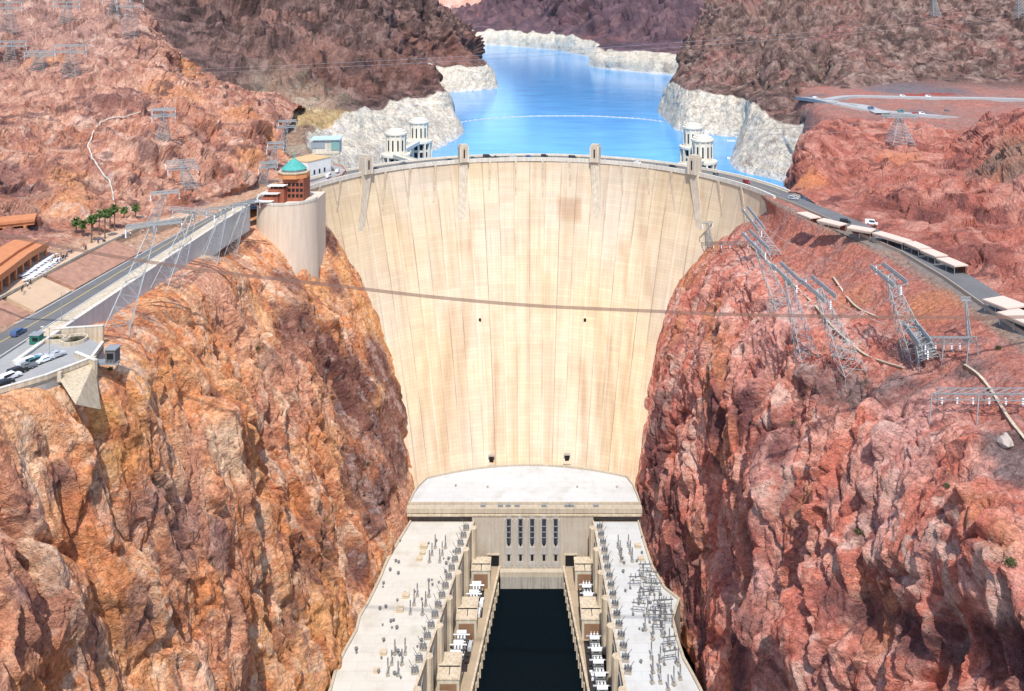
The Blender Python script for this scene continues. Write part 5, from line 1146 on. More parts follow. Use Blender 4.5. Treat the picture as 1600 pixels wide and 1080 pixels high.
# domed exhibit building with stepped terraces
ob = thing('domed_building', (-115.5, 389, 178), 'red brown lookout building with turquoise cone roof and stepped white awnings', 'building')
teal = worn('verdigris_copper', (.10, .42, .38), .2, .5, streak=.3); rb = worn('terracotta_block', (.36, .12, .07), .2, .6, streak=.2); or2 = worn('orange_band', (.62, .27, .11), .1, .5)
oct_ = lambda r, c=(0, 0): [(c[0] + r * cos(pi / 8 + k * pi / 4), c[1] + r * sin(pi / 8 + k * pi / 4)) for k in range(8)]
m = MB(); m.prism([(-4, -5.5), (6.2, -5.5), (6.2, 6), (-4, 6)], -.5, 10.6); m.build('block', rb, ob)
m = MB(); m.prism(oct_(7.6), 10.6, 13.0); m.build('cornice', or2, ob); m = MB(); m.prism(oct_(8.0), 13.01, 13.5); m.build('cornice_rim', conc, ob)
m = MB(); m.prism(oct_(5.6), 13.5, 14.6); m.build('lantern', worn('lantern_grey', (.4, .45, .42), .1, .5), ob)
m = MB(); m.lathe([(6.2, 14.6), (5.6, 15.2), (3.2, 17.4), (.9, 19.2), (.35, 19.6)], (0, 0, 0), 16); m.build('cone_roof', teal, ob); m = MB(); m.lathe([(.32, 19.5), (.22, 21), (.05, 23.5)], (0, 0, 0), 6); m.build('spire', teal, ob)
for r in range(3):
    for k in range(5): m = MB(); m.box((-2.6 + k * 1.95, -5.55, 2.4 + r * 2.7), (1.3, .14, 1.6)); m.build('window', dark, ob)
for k in range(3):
    z = 7.8 - k * 3.3; y = -7.6 - k * 2.0; x = -6.2 - k * 2.4
    m = MB(); m.prism([(x - 3.4, y - 1.8), (x + 4.2, y - 1.8), (x + 5.4, 2), (x - 3.4, 4)], -.4, z - 1.5); m.build('terrace', rb, ob)
    m = MB(); m.prism([(x - 3.8, y - 2.4), (x + 4.2, y - 2.4), (x + 5.2, y + 1.2), (x - 3.4, y + 1.2)], z, z + .35); a = m.build('awning', cwhite, ob)
    for s in (-3.4, -.9, 1.6, 3.9): m = MB(); m.bar((x + s, y - 2.1, z - 1.5), (x + s, y - 2.1, z), .12); m.build('awning_post', rb, a)
    m = MB(); m.box((x + .4, y + 1.0, z - .7), (6.8, .3, 1.3)); m.build('terrace_opening', dark, ob)
# white hall, glass roofed hall, ramp with cars
wb = thing('white_hall', (-124, 447, 176.5), 'plain white hall with tan roof behind the domed building', 'building')
m = MB(); m.box((0, 0, 5), (15, 18, 10.4), rz=-.5); m.build('wall', cwhite, wb); m = MB(); m.box((0, 0, 10.4), (15.4, 18.4, .5), rz=-.5); m.build('roof', worn('tan_roof', (.62, .42, .22), .12, .3), wb)
for k in range(3): x, y = 7.55, -4 + k * 4; m = MB(); m.box((x * cos(-.5) - y * sin(-.5), x * sin(-.5) + y * cos(-.5), 4), (.15, 1.2, 2.4), rz=-.5); m.build('window', glassd, wb)
gb = thing('glass_hall', (-133, 522, 177), 'pale blue flat roofed hall with glazed end below the yellow cut', 'building')
bl = worn('blue_white_roof', (.50, .66, .74), .08, .3, .5); tg = newmat('green_glass', (.20, .36, .34), .15)
m = MB(); m.box((0, 0, 4.4), (17, 13, 9.4), rz=.12); m.build('wall', conc_white, gb); m = MB(); m.box((-.3, -.3, 9.5), (19, 15, .7), rz=.12); m.build('roof', bl, gb)
m = MB(); m.box((-4.4, -7.3, 6), (9, .3, 4), rz=.12); m.build('shade_panel', worn('grey_panel', (.30, .34, .38), .1, .4), gb); m = MB(); m.box((6.6, -6.0, 5.4), (5, .3, 5.5), rz=.12); m.build('glazing', tg, gb)
m = MB(); m.box((0, -8.2, .6), (19, 2.4, .5), rz=.12); m.build('terrace', conc, gb)
ra = [(-113 + 9 * sin(a), 428 + 17 * (1 - cos(a)) * .9) for a in np.linspace(-1.2, 2.2, 14)]
rpth = [(-126, 404), (-118, 416), (-111, 428), (-107.5, 440), (-108, 452), (-112, 462), (-119, 468)]
Lp = [(x - 3, y + .5) for x, y in rpth]; Rp = [(x + 3, y - .5) for x, y in rpth]
m = MB()
for i in range(6): m.prism([Lp[i], Rp[i], Rp[i + 1], Lp[i + 1]], 176.2, 178.0 + .25 * i)
m.build('access_ramp', lotm)['kind'] = 'structure'
rk = thing('ramp_wall', (-108, 435, 178), 'curved reddish wall beside the ramp behind the domed building', 'wall')
m = MB()
for i in range(6): a, b = Rp[i], Rp[i + 1]; m.prism([(a[0] + 108, a[1] - 435), (b[0] + 108, b[1] - 435), (b[0] + 108.6, b[1] - 435), (a[0] + 108.6, a[1] - 435)], -3, 1.0 + .25 * i)
m.build('wall', worn('pinkish_concrete', (.52, .32, .24), .12, .4), rk)
for i, (x, y, k, lab) in enumerate([(-121.5, 411, 0, 'white car nearest the domed building on the ramp'), (-117.5, 417, .2, 'white car second on the ramp behind the domed building'), (-109.8, 434, 1.0, 'white van higher on the curved ramp'), (-108, 446, 1.6, 'white car topmost on the curved ramp')]):
    car('white', 'van' if i == 2 else 'suv', (x, y, 178.05 + .03 * (y - 404)), 1.0 + k * .4, lab, 'white cars on the ramp')
# ---------------------------------------------------------------- intake towers
itc = worn('intake_concrete', (.80, .75, .63), .08, .25, streak=.25)
def intake(loc, label, ztop):
    t = thing('intake_tower', loc, label, 'intake tower', 'intake towers in the lake'); h = ztop - ZL
    m = MB(); m.lathe([(7.6, -24), (7.6, h - 16.5)], (0, 0, 0), 24); m.build('shaft', itc, t)
    for k in range(12):
        a = k * pi / 6 + .1; m = MB(); m.box((8.5 * cos(a), 8.5 * sin(a), (h - 16.5) / 2 - 10), (2.4, 1.3, h - 16.5 + 20), rz=a); m.build('buttress', itc, t)
    for r in range(4):
        m = MB(); z = h - 20 - r * 5.5
        for k in range(12): a = k * pi / 6 + .1 + pi / 12; m.box((7.7 * cos(a), 7.7 * sin(a), z), (.3, 2.2, 3.6), rz=a)
        m.build('intake_opening', dark, t)
    m = MB(); m.lathe([(9.9, h - 17), (9.9, h - 15.4), (8.4, h - 15.3)], (0, 0, 0), 24); m.build('gallery', itc, t)
    m = MB(); m.lathe([(6.6, h - 15.4), (6.6, h - 1.4)], (0, 0, 0), 24); d = m.build('drum', itc, t)
    for k in range(12):
        a = k * pi / 6 + .1; m = MB(); m.box((6.75 * cos(a), 6.75 * sin(a), h - 8.6), (.6, .9, 13), rz=a); m.build('pilaster', itc, d)
        a += pi / 12; m = MB(); m.box((6.62 * cos(a), 6.62 * sin(a), h - 9.4), (.2, 1.0, 7.2), rz=a); m.build('tall_window', glassd, d)
    m = MB(); m.lathe([(7.5, h - 2.2), (7.5, h - 1.0), (6.3, h - .9), (6.3, h + .3), (4.6, h + .35), (4.6, h + 1.3), (.01, h + 1.5)], (0, 0, 0), 24); m.build('cap', itc, t)
    return t
intake((-91, 541, ZL), 'pale drum shaped intake tower on the left nearer the dam', 188.3)
intake((-83.5, 600, ZL), 'pale intake tower on the left standing farther into the lake', 188)
intake((116, 531, ZL), 'pale drum shaped intake tower on the right nearer the dam', 185.5)
intake((122, 592, ZL), 'pale intake tower on the right standing farther into the lake', 185)
def foot(a, b, z0, z1, label):
    a = np.array(a); b = np.array(b); t = thing('access_bridge', (a[0], a[1], z0), label, 'bridge', 'bridges to the intake towers'); d = b - a; ln = np.linalg.norm(d); n = np.array([-d[1], d[0]]) / ln * 2.6; dz = z1 - z0
    m = MB(); m.prism([tuple(-n), tuple(d - n), tuple(d + n), tuple(n)], [-1.4, dz - 1.4, dz - 1.4, -1.4], [0, dz, dz, 0]); m.build('deck', itc, t)
    for s in (-1, 1): m = MB(); m.prism([tuple(s * n * .9), tuple(d + s * n * .9), tuple(d + s * n * 1.02), tuple(s * n * 1.02)], [.01, dz + .01, dz + .01, .01], [1.1, dz + 1.1, dz + 1.1, 1.1]); m.build('parapet', itc, t)
    for f in (.25, .5, .75): c = d * f; m = MB(); m.box((c[0], c[1], dz * f - 9), (1.4, 1.4, 15), rz=atan2(d[1], d[0])); m.build('pier', itc, t)
foot((-72, 487), (-89, 532), 178.1, 172.9, 'pale piered bridge from the crest to the left intake towers'); foot((-90, 550), (-84, 591), 172.6, 172.4, 'short bridge between the two left intake towers')
foot((92, 476), (113, 523), 178.1, 170.2, 'pale bridge from the crest to the right intake towers'); foot((117, 540), (121.5, 583), 170, 169.5, 'short bridge between the two right intake towers')
by = thing('buoy_line', W(827, 182, z=ZL), 'thin pale floating buoy line curving across the blue lake', 'buoy line'); o = by.location
bp = [W(px, py, z=ZL + .3) for px, py in ((716, 192), (740, 188), (780, 184), (830, 181.5), (880, 181), (930, 181.5), (970, 183.5), (1005, 186), (1036, 190))]
fin = cr(np.array(bp), 60); m = MB(); m.poly([tuple(p - np.array(o)) for p in fin], .42, 4); m.build('rope', worn('pale_float', (.72, .62, .58), .1, .5), by)
m = MB()
for p in fin[::2]: q = p - np.array(o); m.lathe([(.05, -.7), (.8, -.2), (.8, .3), (.05, .8)], tuple(q), 8)
m.build('float', cwhite, by)
for i, (px, py, lab) in enumerate(((1142, 221, 'white float near the right shore in the inlet'), (1143, 248, 'white float by the rocky right shore below the inlet'))):
    t = thing('mooring_float', W(px, py, z=ZL), lab, 'float'); m = MB(); m.box((0, 0, .6), (9, 3, 1.2)); m.build('hull', cwhite, t); m = MB(); m.box((0, 0, 1.4), (5, 2, .4)); m.build('deck', conc, t)

# traffic on the crest
ca = lambda px: phi_at(px)
for i, (px, r, cn, kd, lab) in enumerate([(705, 4, 'black', 'sedan', 'black car on the crest left of the second tower'), (742, 4, 'grey', 'suv', 'dark grey car on the crest right of the second tower'), (764, 8, 'black', 'van', 'black van near the middle of the crest road'), (775, 4, 'black', 'pickup', 'black pickup near the middle of the crest road'),
        (802, 4, 'silver', 'sedan', 'silver car left of the crest middle'), (827, 4, 'blue', 'suv', 'dark blue car at the very middle of the crest'), (850, 8, 'black', 'suv', 'black suv just right of the crest middle'), (893, 4, 'black', 'van', 'black van left of the third tower'), (992, 4, 'white', 'sedan', 'white car right of the third tower'),
        (1046, 4, 'black', 'suv', 'black car left of the fourth tower'), (1112, 4, 'grey', 'suv', 'grey car right of the fourth tower'), (1155, 5, 'red', 'suv', 'red car near the right end of the crest'), (592, 4, 'black', 'sedan', 'black car right of the first tower on the crest'), (640, 8, 'grey', 'sedan', 'grey car between first and second crest towers')]):
    a = ca(px); car(cn, kd, ((RD + r) * sin(a), YC + (RD + r) * cos(a), ZCR + .16), -a, lab, 'cars on the dam crest')
for i, (px, wd_) in enumerate([(735, 'second'), (757, 'second'), (790, 'second'), (812, 'third'), (868, 'third'), (905, 'third'), (945, 'third'), (660, 'second'), (1025, 'fourth')]):
    a = ca(px); c = list(SHIRTS)[i % 6]; person(c, ((RD + .9) * sin(a), YC + (RD + .9) * cos(a), ZCR + .36), 1.0 + i, f'person in a {c} shirt on the crest walk nearest the {wd_} tower', 'people walking along the crest')

# ---------------------------------------------------------------- right road with long canopies
DR = [60, 110, 160, 200, 235, 270, 300, 330, 355, 378, 396]
xc = [140, 140, 140, 139.6, 140.2, 142, 141, 134.5, 130, 125, 119]; xh = [151, 151, 151, 150.6, 150.6, 152.4, 151.4, 146.5, 141, 135, 131]
strip('right_road', list(zip(xc, DR)), list(zip(xh, DR)), ZRD, asph, 1.2)
gravm = worn('grey_gravel', (.27, .22, .19), .3, .6)
m = MB()
for i in range(9):
    a, b, c, d = (xc[i] - 2.6, DR[i], 176.3), (xc[i] - .02, DR[i], 178.0), (xc[i + 1] - .02, DR[i + 1], 178.0), (xc[i + 1] - 2.6, DR[i + 1], 176.3); m.add([a, b, c, d], [(3, 2, 1, 0)])
m.build('gravel_shoulder', gravm)['kind'] = 'structure'
gw = thing('guard_wall', (140, 250, 178), 'low stone guard wall on the canyon side of the right road', 'wall')
m = MB()
for i in range(10): m.prism([(xc[i] - 140.4, DR[i] - 250), (xc[i] - 140, DR[i] - 250), (xc[i + 1] - 140, DR[i + 1] - 250), (xc[i + 1] - 140.4, DR[i + 1] - 250)], -.8, 1.0)
m.build('wall', worn('buff_stone', (.45, .37, .29), .2, .6), gw)
beige = worn('beige_roof_sheet', (.70, .52, .42), .06, .2, .6, .01)
def canopy(p, q, w, label):
    c = (p + q) / 2; d = (q - p)[:2]; ln = np.linalg.norm(d); rz = atan2(d[1], d[0]); t = thing('roadside_canopy', (c[0], c[1], ZRD), label, 'canopy', 'beige canopies along the right road', rz)
    m = MB(); m.box((0, 0, 3.1), (ln - .5, w, .45)); m.build('roof', beige, t)
    m = MB(); m.box((0, -w / 2 + .1, 2.6), (ln - .9, .12, .7)); m.build('fascia', conc_grey, t)
    k = max(2, int(ln / 6))
    for i in range(k + 1):
        for s in (-1, 1): m = MB(); m.bar(((i / k - .5) * (ln - 1.6), s * (w / 2 - .4), -.2), ((i / k - .5) * (ln - 1.6), s * (w / 2 - .4), 2.9), .13); m.build('post', steel, t)
    m = MB(); m.box((0, w / 2 - .3, 1.2), (ln - 1.2, .2, 2.4)); m.build('back_screen', brown, t)
cps = [((1252, 331), (1275, 340)), ((1281, 342), (1319, 351)), ((1326, 353), (1366, 360)), ((1369, 362), (1419, 377)), ((1420, 377), (1446, 388)), ((1446, 389), (1472, 400)), ((1472, 402), (1503, 415))]
for i, (a, b) in enumerate(cps): canopy(W(*a, z=181.6), W(*b, z=181.6), 5.4, f'{ORD[i]} long beige canopy from the dam along the right road')
canopy(W(1550, 464, z=181.6), W(1592, 480, z=181.6), 8.5, 'wide beige canopy near the frame edge, the one farther from the border'); canopy(W(1574, 484, z=181.6), W(1626, 505, z=181.6), 8.5, 'wide beige canopy cut by the right frame border')
for px, py, cn, kd, lab in ((1362, 351, 'white', 'van', 'white van parked beside the third roadside canopy'), (1321, 348, 'black', 'suv', 'black car between the second and third roadside canopies'), (1240, 312, 'silver', 'suv', 'silver car where the crest meets the right road')):
    car(cn, kd, W(px, py, z=ZRD), -.5, lab)
# path walls on the right slope
RCN = 'right_canyon_cliff'
for i, (L_, lab) in enumerate([([(1172, 384), (1190, 400), (1215, 424), (1245, 452), (1275, 482), (1300, 512), (1325, 535), (1350, 555), (1380, 568), (1412, 578)], 'long beige path wall winding down between the leaning towers'), ([(1302, 435), (1312, 450), (1325, 468), (1342, 484), (1372, 498)], 'short beige path wall high on the right slope'), ([(1508, 574), (1528, 588), (1548, 612), (1565, 640), (1580, 662), (1604, 694), (1630, 730)], 'beige path wall curving above the dark gravel shelf')]):
    P_ = [hit(*q, RCN) for q in L_]; P_ = cr(np.array(P_), 30); o = P_[0].copy(); t = thing('path_wall', o, lab, 'wall', 'path walls on the right slope'); m = MB(); m2 = MB()
    for a, b in zip(P_[:-1], P_[1:]):
        a = a - o; b = b - o; d = (b - a)[:2]; n = np.array([-d[1], d[0]]) / (np.linalg.norm(d) + 1e-6) * .25
        vs = [(*(a[:2] - n), a[2] - 4), (*(b[:2] - n), b[2] - 4), (*(b[:2] + n), b[2] - 4), (*(a[:2] + n), a[2] - 4), (*(a[:2] - n), a[2] + .5), (*(b[:2] - n), b[2] + .5), (*(b[:2] + n), b[2] + .5), (*(a[:2] + n), a[2] + .5)]
        m.add(vs, [(3, 2, 1, 0), (4, 5, 6, 7), (0, 1, 5, 4), (1, 2, 6, 5), (2, 3, 7, 6), (3, 0, 4, 7)]); n = n * 1.5
        m2.add([(*(a[:2] - n), a[2] + .51), (*(b[:2] - n), b[2] + .51), (*(b[:2] + n), b[2] + .51), (*(a[:2] + n), a[2] + .51), (*(a[:2] - n), a[2] + .75), (*(b[:2] - n), b[2] + .75), (*(b[:2] + n), b[2] + .75), (*(a[:2] + n), a[2] + .75)], [(3, 2, 1, 0), (4, 5, 6, 7), (0, 1, 5, 4), (1, 2, 6, 5), (2, 3, 7, 6), (3, 0, 4, 7)])
    m.build('wall', bpy.data.materials.get('rusty_earth') or worn('rusty_earth', (.40, .19, .11), .2, .6), t); m2.build('coping', conc, t)
p = hit(1571, 695, RCN); b = MB(); bm_ = blocks
me = bpy.data.meshes.new('boulder'); m = MB(); m.lathe([(.02, -.8), (1.3, -.5), (1.75, .4), (1.3, 1.5), (.5, 2.1), (.02, 2.2)], (0, 0, 0), 10)
V_ = np.array(m.v); V_ += (np.stack([perlin(V_ * .9, 3), perlin(V_ * .9, 4), perlin(V_ * .9, 5)], 1)) * .7; m.v = [tuple(v) for v in V_]
bo = m.build('boulder', worn('pale_boulder', (.50, .42, .36), .25, 1.0)); bo.location = tuple(p + np.array([0, 0, .3])); tag(bo, 'lone pale boulder lying on the dark gravel shelf', 'boulder')
# plateau roads
RH = 'red_rock_hill'
def proad(name, pts, w):
    P_ = cr(np.array([hit(*q, RH) if len(q) == 2 else W(*q) for q in pts]), 40); m = MB(); Ls = []
    for i in range(40):
        d = P_[min(i + 1, 39)] - P_[max(i - 1, 0)]; n = np.array([-d[1], d[0], 0]) / (np.linalg.norm(d[:2]) + 1e-6) * w / 2; Ls.append((P_[i] - n + (0, 0, 1.5), P_[i] + n + (0, 0, 1.5)))
    for a, b in zip(Ls[:-1], Ls[1:]):
        A, B, C_, D_ = a[0], b[0], b[1], a[1]; dn = np.array([0, 0, -3.0]); m.add([A, B, C_, D_, A + dn, B + dn, C_ + dn, D_ + dn], [(3, 2, 1, 0), (0, 1, 5, 4), (2, 3, 7, 6)] if False else [(0, 1, 2, 3), (4, 5, 1, 0), (3, 2, 6, 7)])
    o = m.build(name, lotm2); o['kind'] = 'structure'; return P_
lotm2 = worn('light_grey_asphalt', (.40, .40, .40), .12, .1)  # plateau road surface, light grey in its own colour
A1 = proad('highway', [(1250, 152), (1270, 154), (1300, 160), (1350, 170), (1400, 176), (1450, 181), (1530, 187, 645), (1640, 194, 630)], 11)
A2 = proad('upper_road', [(1290, 155), (1330, 150), (1400, 151), (1470, 153), (1540, 154), (1610, 156)], 9)
A3 = proad('side_road', [(1300, 160), (1340, 164), (1365, 173), (1380, 178)], 12)
for i, (px, py, cn, kd, lab) in enumerate([(1272, 154, 'white', 'sedan', 'white car at the far left bend of the plateau highway'), (1361, 173, 'blue', 'van', 'dark blue van at the plateau road junction'), (1408, 177, 'teal', 'van', 'teal van on the plateau highway'), (1430, 180, 'red', 'sedan', 'red car on the plateau highway'), (1440, 181, 'white', 'van', 'white van following the red car on the plateau highway'), (1480, 176, 'grey', 'suv', 'grey car standing above the highway on red ground'), (1410, 152, 'white', 'van', 'white van on the upper plateau road'), (1450, 152, 'white', 'van', 'white van farther right on the upper plateau road')]):
    p = hit(px, py, RH); car(cn, kd, p + np.array([0, 0, 1.6]), .1, lab, 'vehicles on the plateau roads')

# cars on the tailrace decks
for i, (px, py, cn, kd, lab) in enumerate([(753, 944, 'white', 'van', 'white van nearest the dam on the left tailrace deck'), (748, 960, 'white', 'van', 'white van second from the dam on the left tailrace deck'), (741, 986, 'white', 'pickup', 'white pickup third from the dam on the left tailrace deck'), (735, 1012, 'silver', 'van', 'silver van fourth from the dam on the left tailrace deck'), (731, 1030, 'black', 'pickup', 'black pickup last in the row on the left tailrace deck'),
        (910, 974, 'white', 'sedan', 'white car alone halfway along the right tailrace deck'), (926, 1058, 'white', 'suv', 'white suv near the frame bottom on the right tailrace deck')]):
    car(cn, kd, W(px, py, z=ZD + .06), pi / 2 + (-.11 if px < 800 else .1), lab, 'cars on the tailrace decks')

# ---------------------------------------------------------------- lattice transmission towers
lat = worn('galvanised_lattice', (.38, .40, .40), .15, .4, .5, 0, metal=.2)
def tower(base, head, w, label, arm=None, nseg=9, r=.14, top=.28, group='lattice towers', arms=1, narm=2, insul=True):
    """leaning four-legged lattice tower from base to head, with trussed crossarms along the direction arm"""
    base = np.array(base, float); head = np.array(head, float); t = thing('lattice_tower', base, label, 'power tower', group); H = head - base; ax = H / np.linalg.norm(H)
    x = np.array(arm if arm is not None else (1, 0, 0), float); x = x / np.linalg.norm(x); y = np.cross(ax, x); y /= np.linalg.norm(y) + 1e-9
    X = np.cross(y, ax); cor = lambda f: [H * f + (sx * X + sy * y) * w / 2 * (1 - (1 - top) * f) for sx, sy in ((-1, -1), (1, -1), (1, 1), (-1, 1))]
    drop = np.array([0, 0, -3.0])
    for k in range(4): m = MB(); c0 = cor(0)[k]; m.bar(c0 + drop, c0, r); m.bar(c0, cor(1)[k], r); m.build('leg', lat, t)
    m = MB()
    for s in range(nseg):
        a, b = cor(s / nseg), cor((s + 1) / nseg)
        for k in range(4): m.bar(a[k], b[(k + 1) % 4], r * .6, 3); m.bar(a[(k + 1) % 4], b[k], r * .6, 3); m.bar(b[k], b[(k + 1) % 4], r * .6, 3)
    m.build('bracing', lat, t)
    for i in range(arms):
        f = 1 - i * .2; L_ = np.linalg.norm(arm) if arm is not None else w * 1.4; m = MB(); c = H * f
        for s in range(narm):
            o = y * (s - (narm - 1) / 2) * w * .55; A, B = c + o - x * L_, c + o + x * L_; up = np.array([0, 0, .9]); m.bar(A, B, r * 2.6); m.bar(A + up, B + up, r * 1.6)
            for k in range(8): m.bar(A + (B - A) * k / 8, A + (B - A) * (k + .5) / 8 + up, r * .6, 3); m.bar(A + (B - A) * (k + .5) / 8 + up, A + (B - A) * (k + 1) / 8, r * .6, 3)
        for k in range(5): q = c - x * L_ + x * 2 * L_ * k / 4; m.bar(q - y * w * .28 * (narm > 1), q + y * w * .28, r)
        ar = m.build('crossarm', lat, t)
        if insul:
            for k in (0, 2, 4):
                q = c - x * L_ + x * 2 * L_ * k / 4; m = MB(); m.lathe([(.08, -3), (.3, -2.7), (.12, -2.4), (.3, -2.1), (.12, -1.8), (.3, -1.5), (.12, -1.2), (.3, -.9), (.1, -.2)], tuple(q), 6); m.build('insulator', white_p, ar)
    return t
G = 'leaning lattice towers on the right slope'
def rt(bpx, bpy_, hpx, hpy, dD, w, lab, armpx, **kw):
    b = hit(bpx, bpy_, RCN); h = W(hpx, hpy, D=b[1] + dD); a2 = W(hpx + armpx[0], hpy + armpx[1], z=h[2]) - h
    return tower(b, h, w, lab, arm=a2, group=G, **kw)
rt(1212, 400, 1176, 342, 6, 5, 'leaning lattice tower closest to the dam on the right slope', (14, 18))
rt(1222, 480, 1180, 378, 8, 6, 'leaning lattice tower second from the dam on the right slope', (16, 16))
rt(1262, 560, 1228, 428, 8, 6, 'tall leaning lattice tower third from the dam on the right slope', (17, 16))
rt(1330, 580, 1278, 452, 8, 7, 'tall leaning lattice tower beside the path wall on the right slope', (20, 17))
rt(1436, 560, 1388, 430, 8, 7, 'leaning lattice tower standing apart high on the right slope', (20, 16))
rt(1450, 560, 1432, 520, 3, 6, 'short lattice tower joined to the long gantry on the right slope', (14, 18), arms=2)
def gantry(pts, hgt, lab, w=2.0):
    P_ = [hit(*q, RCN) + np.array([0, 0, hgt]) for q in pts]; o = P_[0]; t = thing('lattice_gantry', o, lab, 'gantry', 'lattice gantries on the right slope')
    d = P_[-1] - P_[0]; y = np.array([-d[1], d[0], 0]) / np.linalg.norm(d[:2]) * w; m = MB(); n = 9
    for s in (-1, 1):
        for z in (0, 1.6): m.bar(s * y / 2 + (0, 0, z), d + s * y / 2 + (0, 0, z), .15)
    for k in range(n):
        a, b = d * k / n, d * (k + 1) / n
        for s in (-1, 1): m.bar(a + s * y / 2, b + s * y / 2 + (0, 0, 1.6), .08, 3); m.bar(a + s * y / 2 + (0, 0, 1.6), b + s * y / 2, .08, 3)
        m.bar(a - y / 2 + (0, 0, 1.6), b + y / 2 + (0, 0, 1.6), .08, 3)
    m.build('beam', lat, t)
    for f in (0, .5, 1):
        for s in (-1, 1): m = MB(); q = d * f + s * y / 2; m.bar(q + (0, 0, 1.6), q + s * y * .5 + (0, 0, -hgt - 2.5), .16); m.build('leg', lat, t)
    for k in range(6): m = MB(); q = d * (k + .5) / 6; m.lathe([(.08, 0), (.3, -.3), (.12, -.6), (.3, -.9), (.12, -1.2), (.3, -1.5), (.1, -2)], tuple(q), 6); m.build('insulator', white_p, t)
gantry([(1444, 560), (1520, 562)], 4.5, 'lattice gantry beam stretching right from the short tower', 3); gantry([(1460, 645), (1612, 648)], 4, 'long lattice gantry nearest the camera on the right slope', 4); gantry([(1098, 392), (1176, 392)], 3, 'lattice gantry at the cliff top against the dam face', 2)
b = hit(1515, 535, RCN); tower(b, b + np.array([.6, 3, 11]), 1.0, 'slender lattice pole behind the gantry on the right slope', arm=(1.5, 0, 0), group=G, r=.1, narm=1, insul=False)
b = hit(1110, 385, RCN); tower(b, b + np.array([-1, 2, 12]), 3, 'small lattice tower in front of the dam face at right', arm=(3, 1, 0), group=G, r=.12, narm=1)
b = hit(1405, 222, RH); tower(b, W(1405, 182, D=b[1]), 13, 'broad lattice pylon standing below the plateau highway', arm=(9, 0, 0), top=.12, group='lattice pylons on the hills', r=.2)
b = hit(1462, 24, 'right_mountain'); tower(b, W(1458, -6, D=b[1]), 10, 'faint lattice pylon on the right skyline, left one', arm=(11, 0, 0), group='lattice pylons on the hills', r=.3)
b = hit(1593, 26, 'right_mountain'); tower(b, W(1592, -12, D=b[1]), 10, 'faint lattice pylon at the top right corner', arm=(11, 0, 0), group='lattice pylons on the hills', r=.3)
GL = 'leaning lattice towers by the left road'
def ltw(bpx, bpy_, hpx, hpy, dD, w, lab, arm, names=('left_canyon_cliff',), **kw):
    kw.setdefault('r', .11); b = hit(bpx, bpy_, *names); return tower(b, W(hpx, hpy, D=b[1] + dD), w, lab, arm=arm, group=GL, **kw)
ltw(180, 520, 241, 352, 14, 7, 'tall leaning lattice tower nearest the camera by the left road', (7, 4, 0))
ltw(258, 455, 302, 332, 14, 7, 'tall leaning lattice tower in the middle beside the left road', (9, -3, 0))
ltw(325, 410, 352, 325, 8, 6, 'leaning lattice tower close to the rounded bastion', (6, 4, 0))
ltw(358, 400, 385, 318, 8, 5, 'leaning lattice tower against the rounded bastion', (5, 3, 0))
ltw(232, 362, 258, 302, 4, 5, 'lattice tower at the plaza end above the left road', (5, 2, 0), ('left_hill',))
ltw(300, 300, 283, 254, 4, 6, 'lattice tower on the orange hillside below the walkway', (6, 3, 0), ('left_hill',), arms=2)
ltw(255, 222, 256, 172, 0, 6, 'lattice tower at the upper end of the hillside walkway', (5, 2, 0), ('left_hill',), arms=2)
ltw(408, 290, 420, 255, 2, 5, 'lattice tower behind the domed building, lowest of three', (4, 2, 0), ('left_hill',), arms=2)
ltw(424, 262, 431, 224, 2, 5, 'lattice tower behind the domed building, middle of three', (4, 2, 0), ('left_hill',), arms=2)
ltw(440, 235, 449, 190, 2, 5, 'lattice tower behind the domed building, highest of three', (5, 2, 0), ('left_hill',), arms=2)
GH = 'faded lattice pylons on the left hill'
for bpx, bpy_, hpx, hpy, lab in ((104, 40, 104, 4, 'broad faded pylon at the top of the left hill'), (180, 30, 180, -8, 'faded pylon at the top of the frame on the left hill'), (205, 58, 203, -2, 'faded pylon beside the dark mountain edge'), (15, 50, 12, 4, 'faded pylon in the top left corner'), (112, 122, 110, 72, 'faded pylon halfway down the left hill'), (20, 100, 18, 66, 'faded pylon low in the top left corner'), (62, 110, 62, 82, 'small faded pylon between two larger on the left hill')):
    b = hit(bpx, bpy_, 'left_hill'); tower(b, W(hpx, hpy, D=b[1]), 9, lab, arm=(9, 1, 0), group=GH, r=.11, arms=2)

# ---------------------------------------------------------------- cables
cabm = worn('brown_cable', (.22, .13, .10), .1, .3, .6, 0); wirem = newmat('pale_wire', (.42, .38, .37), .5, .3)
def catenary(p, q, sag, n=40): return [p + (q - p) * f - np.array([0, 0, sag * 4 * f * (1 - f)]) for f in np.linspace(0, 1, n)]
cb = thing('cableway', (0, 215, 195), 'bundle of brown track cables spanning the canyon in front of the dam', 'cableway'); o = np.array([0, 215, 195.])
A, B = W(-330, 300, D=215), W(1980, 492, D=215)
for k in range(6):
    off = np.array([0, .1 * k,   .12 * (k - 2.5)]); pts = []
    for px, py in zip((-330, -100, 120, 330, 500, 670, 830, 1000, 1150, 1380, 1600, 1980), (290, 344, 391, 424, 444, 464, 478, 486, 492, 496, 496, 488)): pts.append(W(px, py, D=215) + off - o)
    m = MB(); m.poly([tuple(p) for p in cr(np.array(pts), 60)], .055, 4); m.build('track_cable', cabm, cb)
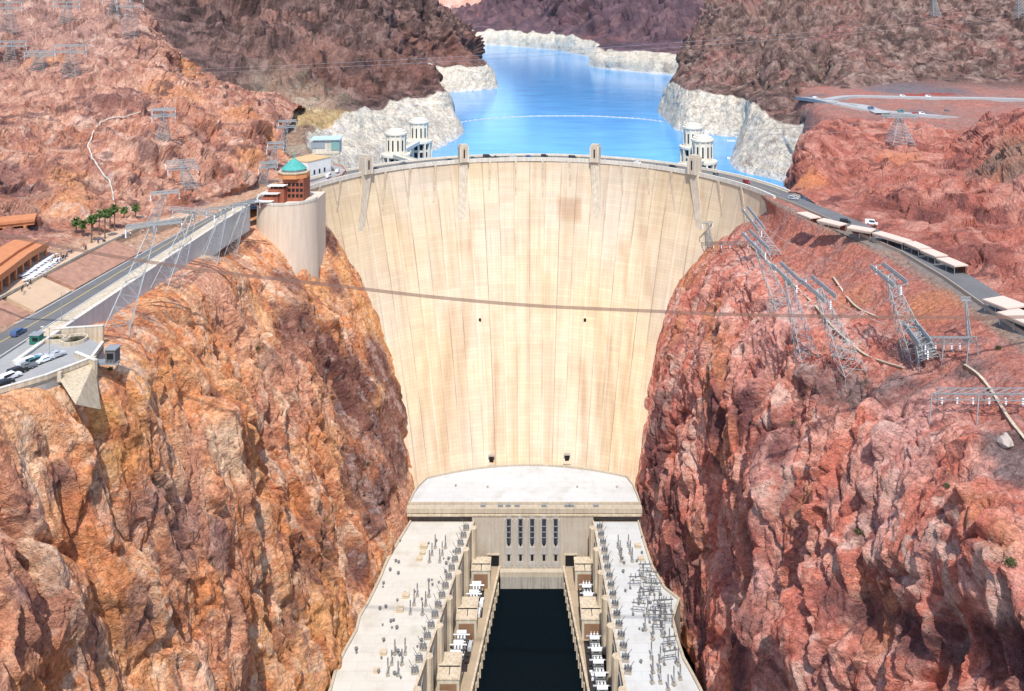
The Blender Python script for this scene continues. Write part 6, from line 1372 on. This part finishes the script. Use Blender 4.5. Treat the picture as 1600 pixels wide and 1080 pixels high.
for i, (p, q, sag, r, lab) in enumerate([(W(210, 112, D=560), W(1750, 2, D=760), 8, .14, 'upper wire of the pair crossing above the lake'), (W(210, 118, D=560), W(1750, 10, D=760), 8, .14, 'lower wire of the pair crossing above the lake'),
        (W(1130, 205, D=520), W(1640, 160, D=560), 3, .12, 'thin wire over the right red rocks, the higher one'), (W(1200, 210, D=470), W(1660, 176, D=520), 3, .12, 'thin wire over the right red rocks, the lower one'),
        (W(241, 352, D=254), W(431, 224, D=470), 6, .07, 'wire from the left road tower up to the domed building towers'), (W(302, 332, D=290), W(449, 190, D=500), 6, .07, 'wire from the middle leaning tower to the upper left tower'), (W(120, 500, D=262), W(258, 302, D=330), 5, .07, 'wire rising past the plaza end beside the left road'),
        (W(1388, 430, D=262), W(1176, 342, D=330), 4, .07, 'wire between the apart tower and the tower closest to the dam'), (W(1432, 520, D=255), W(1278, 452, D=270), 2, .07, 'wire between the short tower and the path wall tower'), (W(1228, 428, D=285), W(1180, 378, D=310), 1, .07, 'wire joining the second and third leaning towers on the right')]):
    o = p.copy(); m = MB(); m.poly([tuple(a - o) for a in catenary(p, q, sag)], r, 3); w = m.build('power_line', wirem); w.location = tuple(o); tag(w, lab, 'wire', 'power lines')
# scattered desert shrubs
rs = random.Random(11); k = 0
for px, py, n, R_ in ((97, 598, 'left_canyon_cliff', 1.5), (172, 578, 'left_canyon_cliff', .9), (403, 545, 'left_canyon_cliff', 1.3), (575, 725, 'left_canyon_cliff', 1.2), (250, 760, 'left_canyon_cliff', .9), (330, 885, 'left_canyon_cliff', .9), (410, 910, 'left_canyon_cliff', 1.0), (540, 560, 'left_canyon_cliff', 1.0), (1340, 830, RCN, 1.2), (1580, 880, RCN, 1.4), (1240, 660, RCN, 1.0), (1480, 760, RCN, .9), (1560, 545, RCN, 1.1)):
    p = hit(px, py, n); s = make_shrub(k, R_).build('desert_shrub', shrubm); s.location = tuple(p + np.array([0, -.2, 0])); k += 1
    tag(s, ['olive shrub below the rim parking wall', 'tiny shrub under the lookout hut', 'shrub on the dark ledge left of the dam', 'shrub on the dark rock low beside the dam', 'shrub on the pale middle of the left cliff', 'shrub on the lower left cliff, left of a pair', 'shrub on the lower left cliff, right of a pair', 'shrub on brown rock close to the dam edge', 'shrub in the middle of the right cliff', 'shrub near the right border low on the cliff', 'shrub below the grey scree on the right cliff', 'shrub under the long gantry on the right cliff', 'shrub between gantries near the right border'][k - 1], 'shrub', 'desert shrubs on the cliffs')
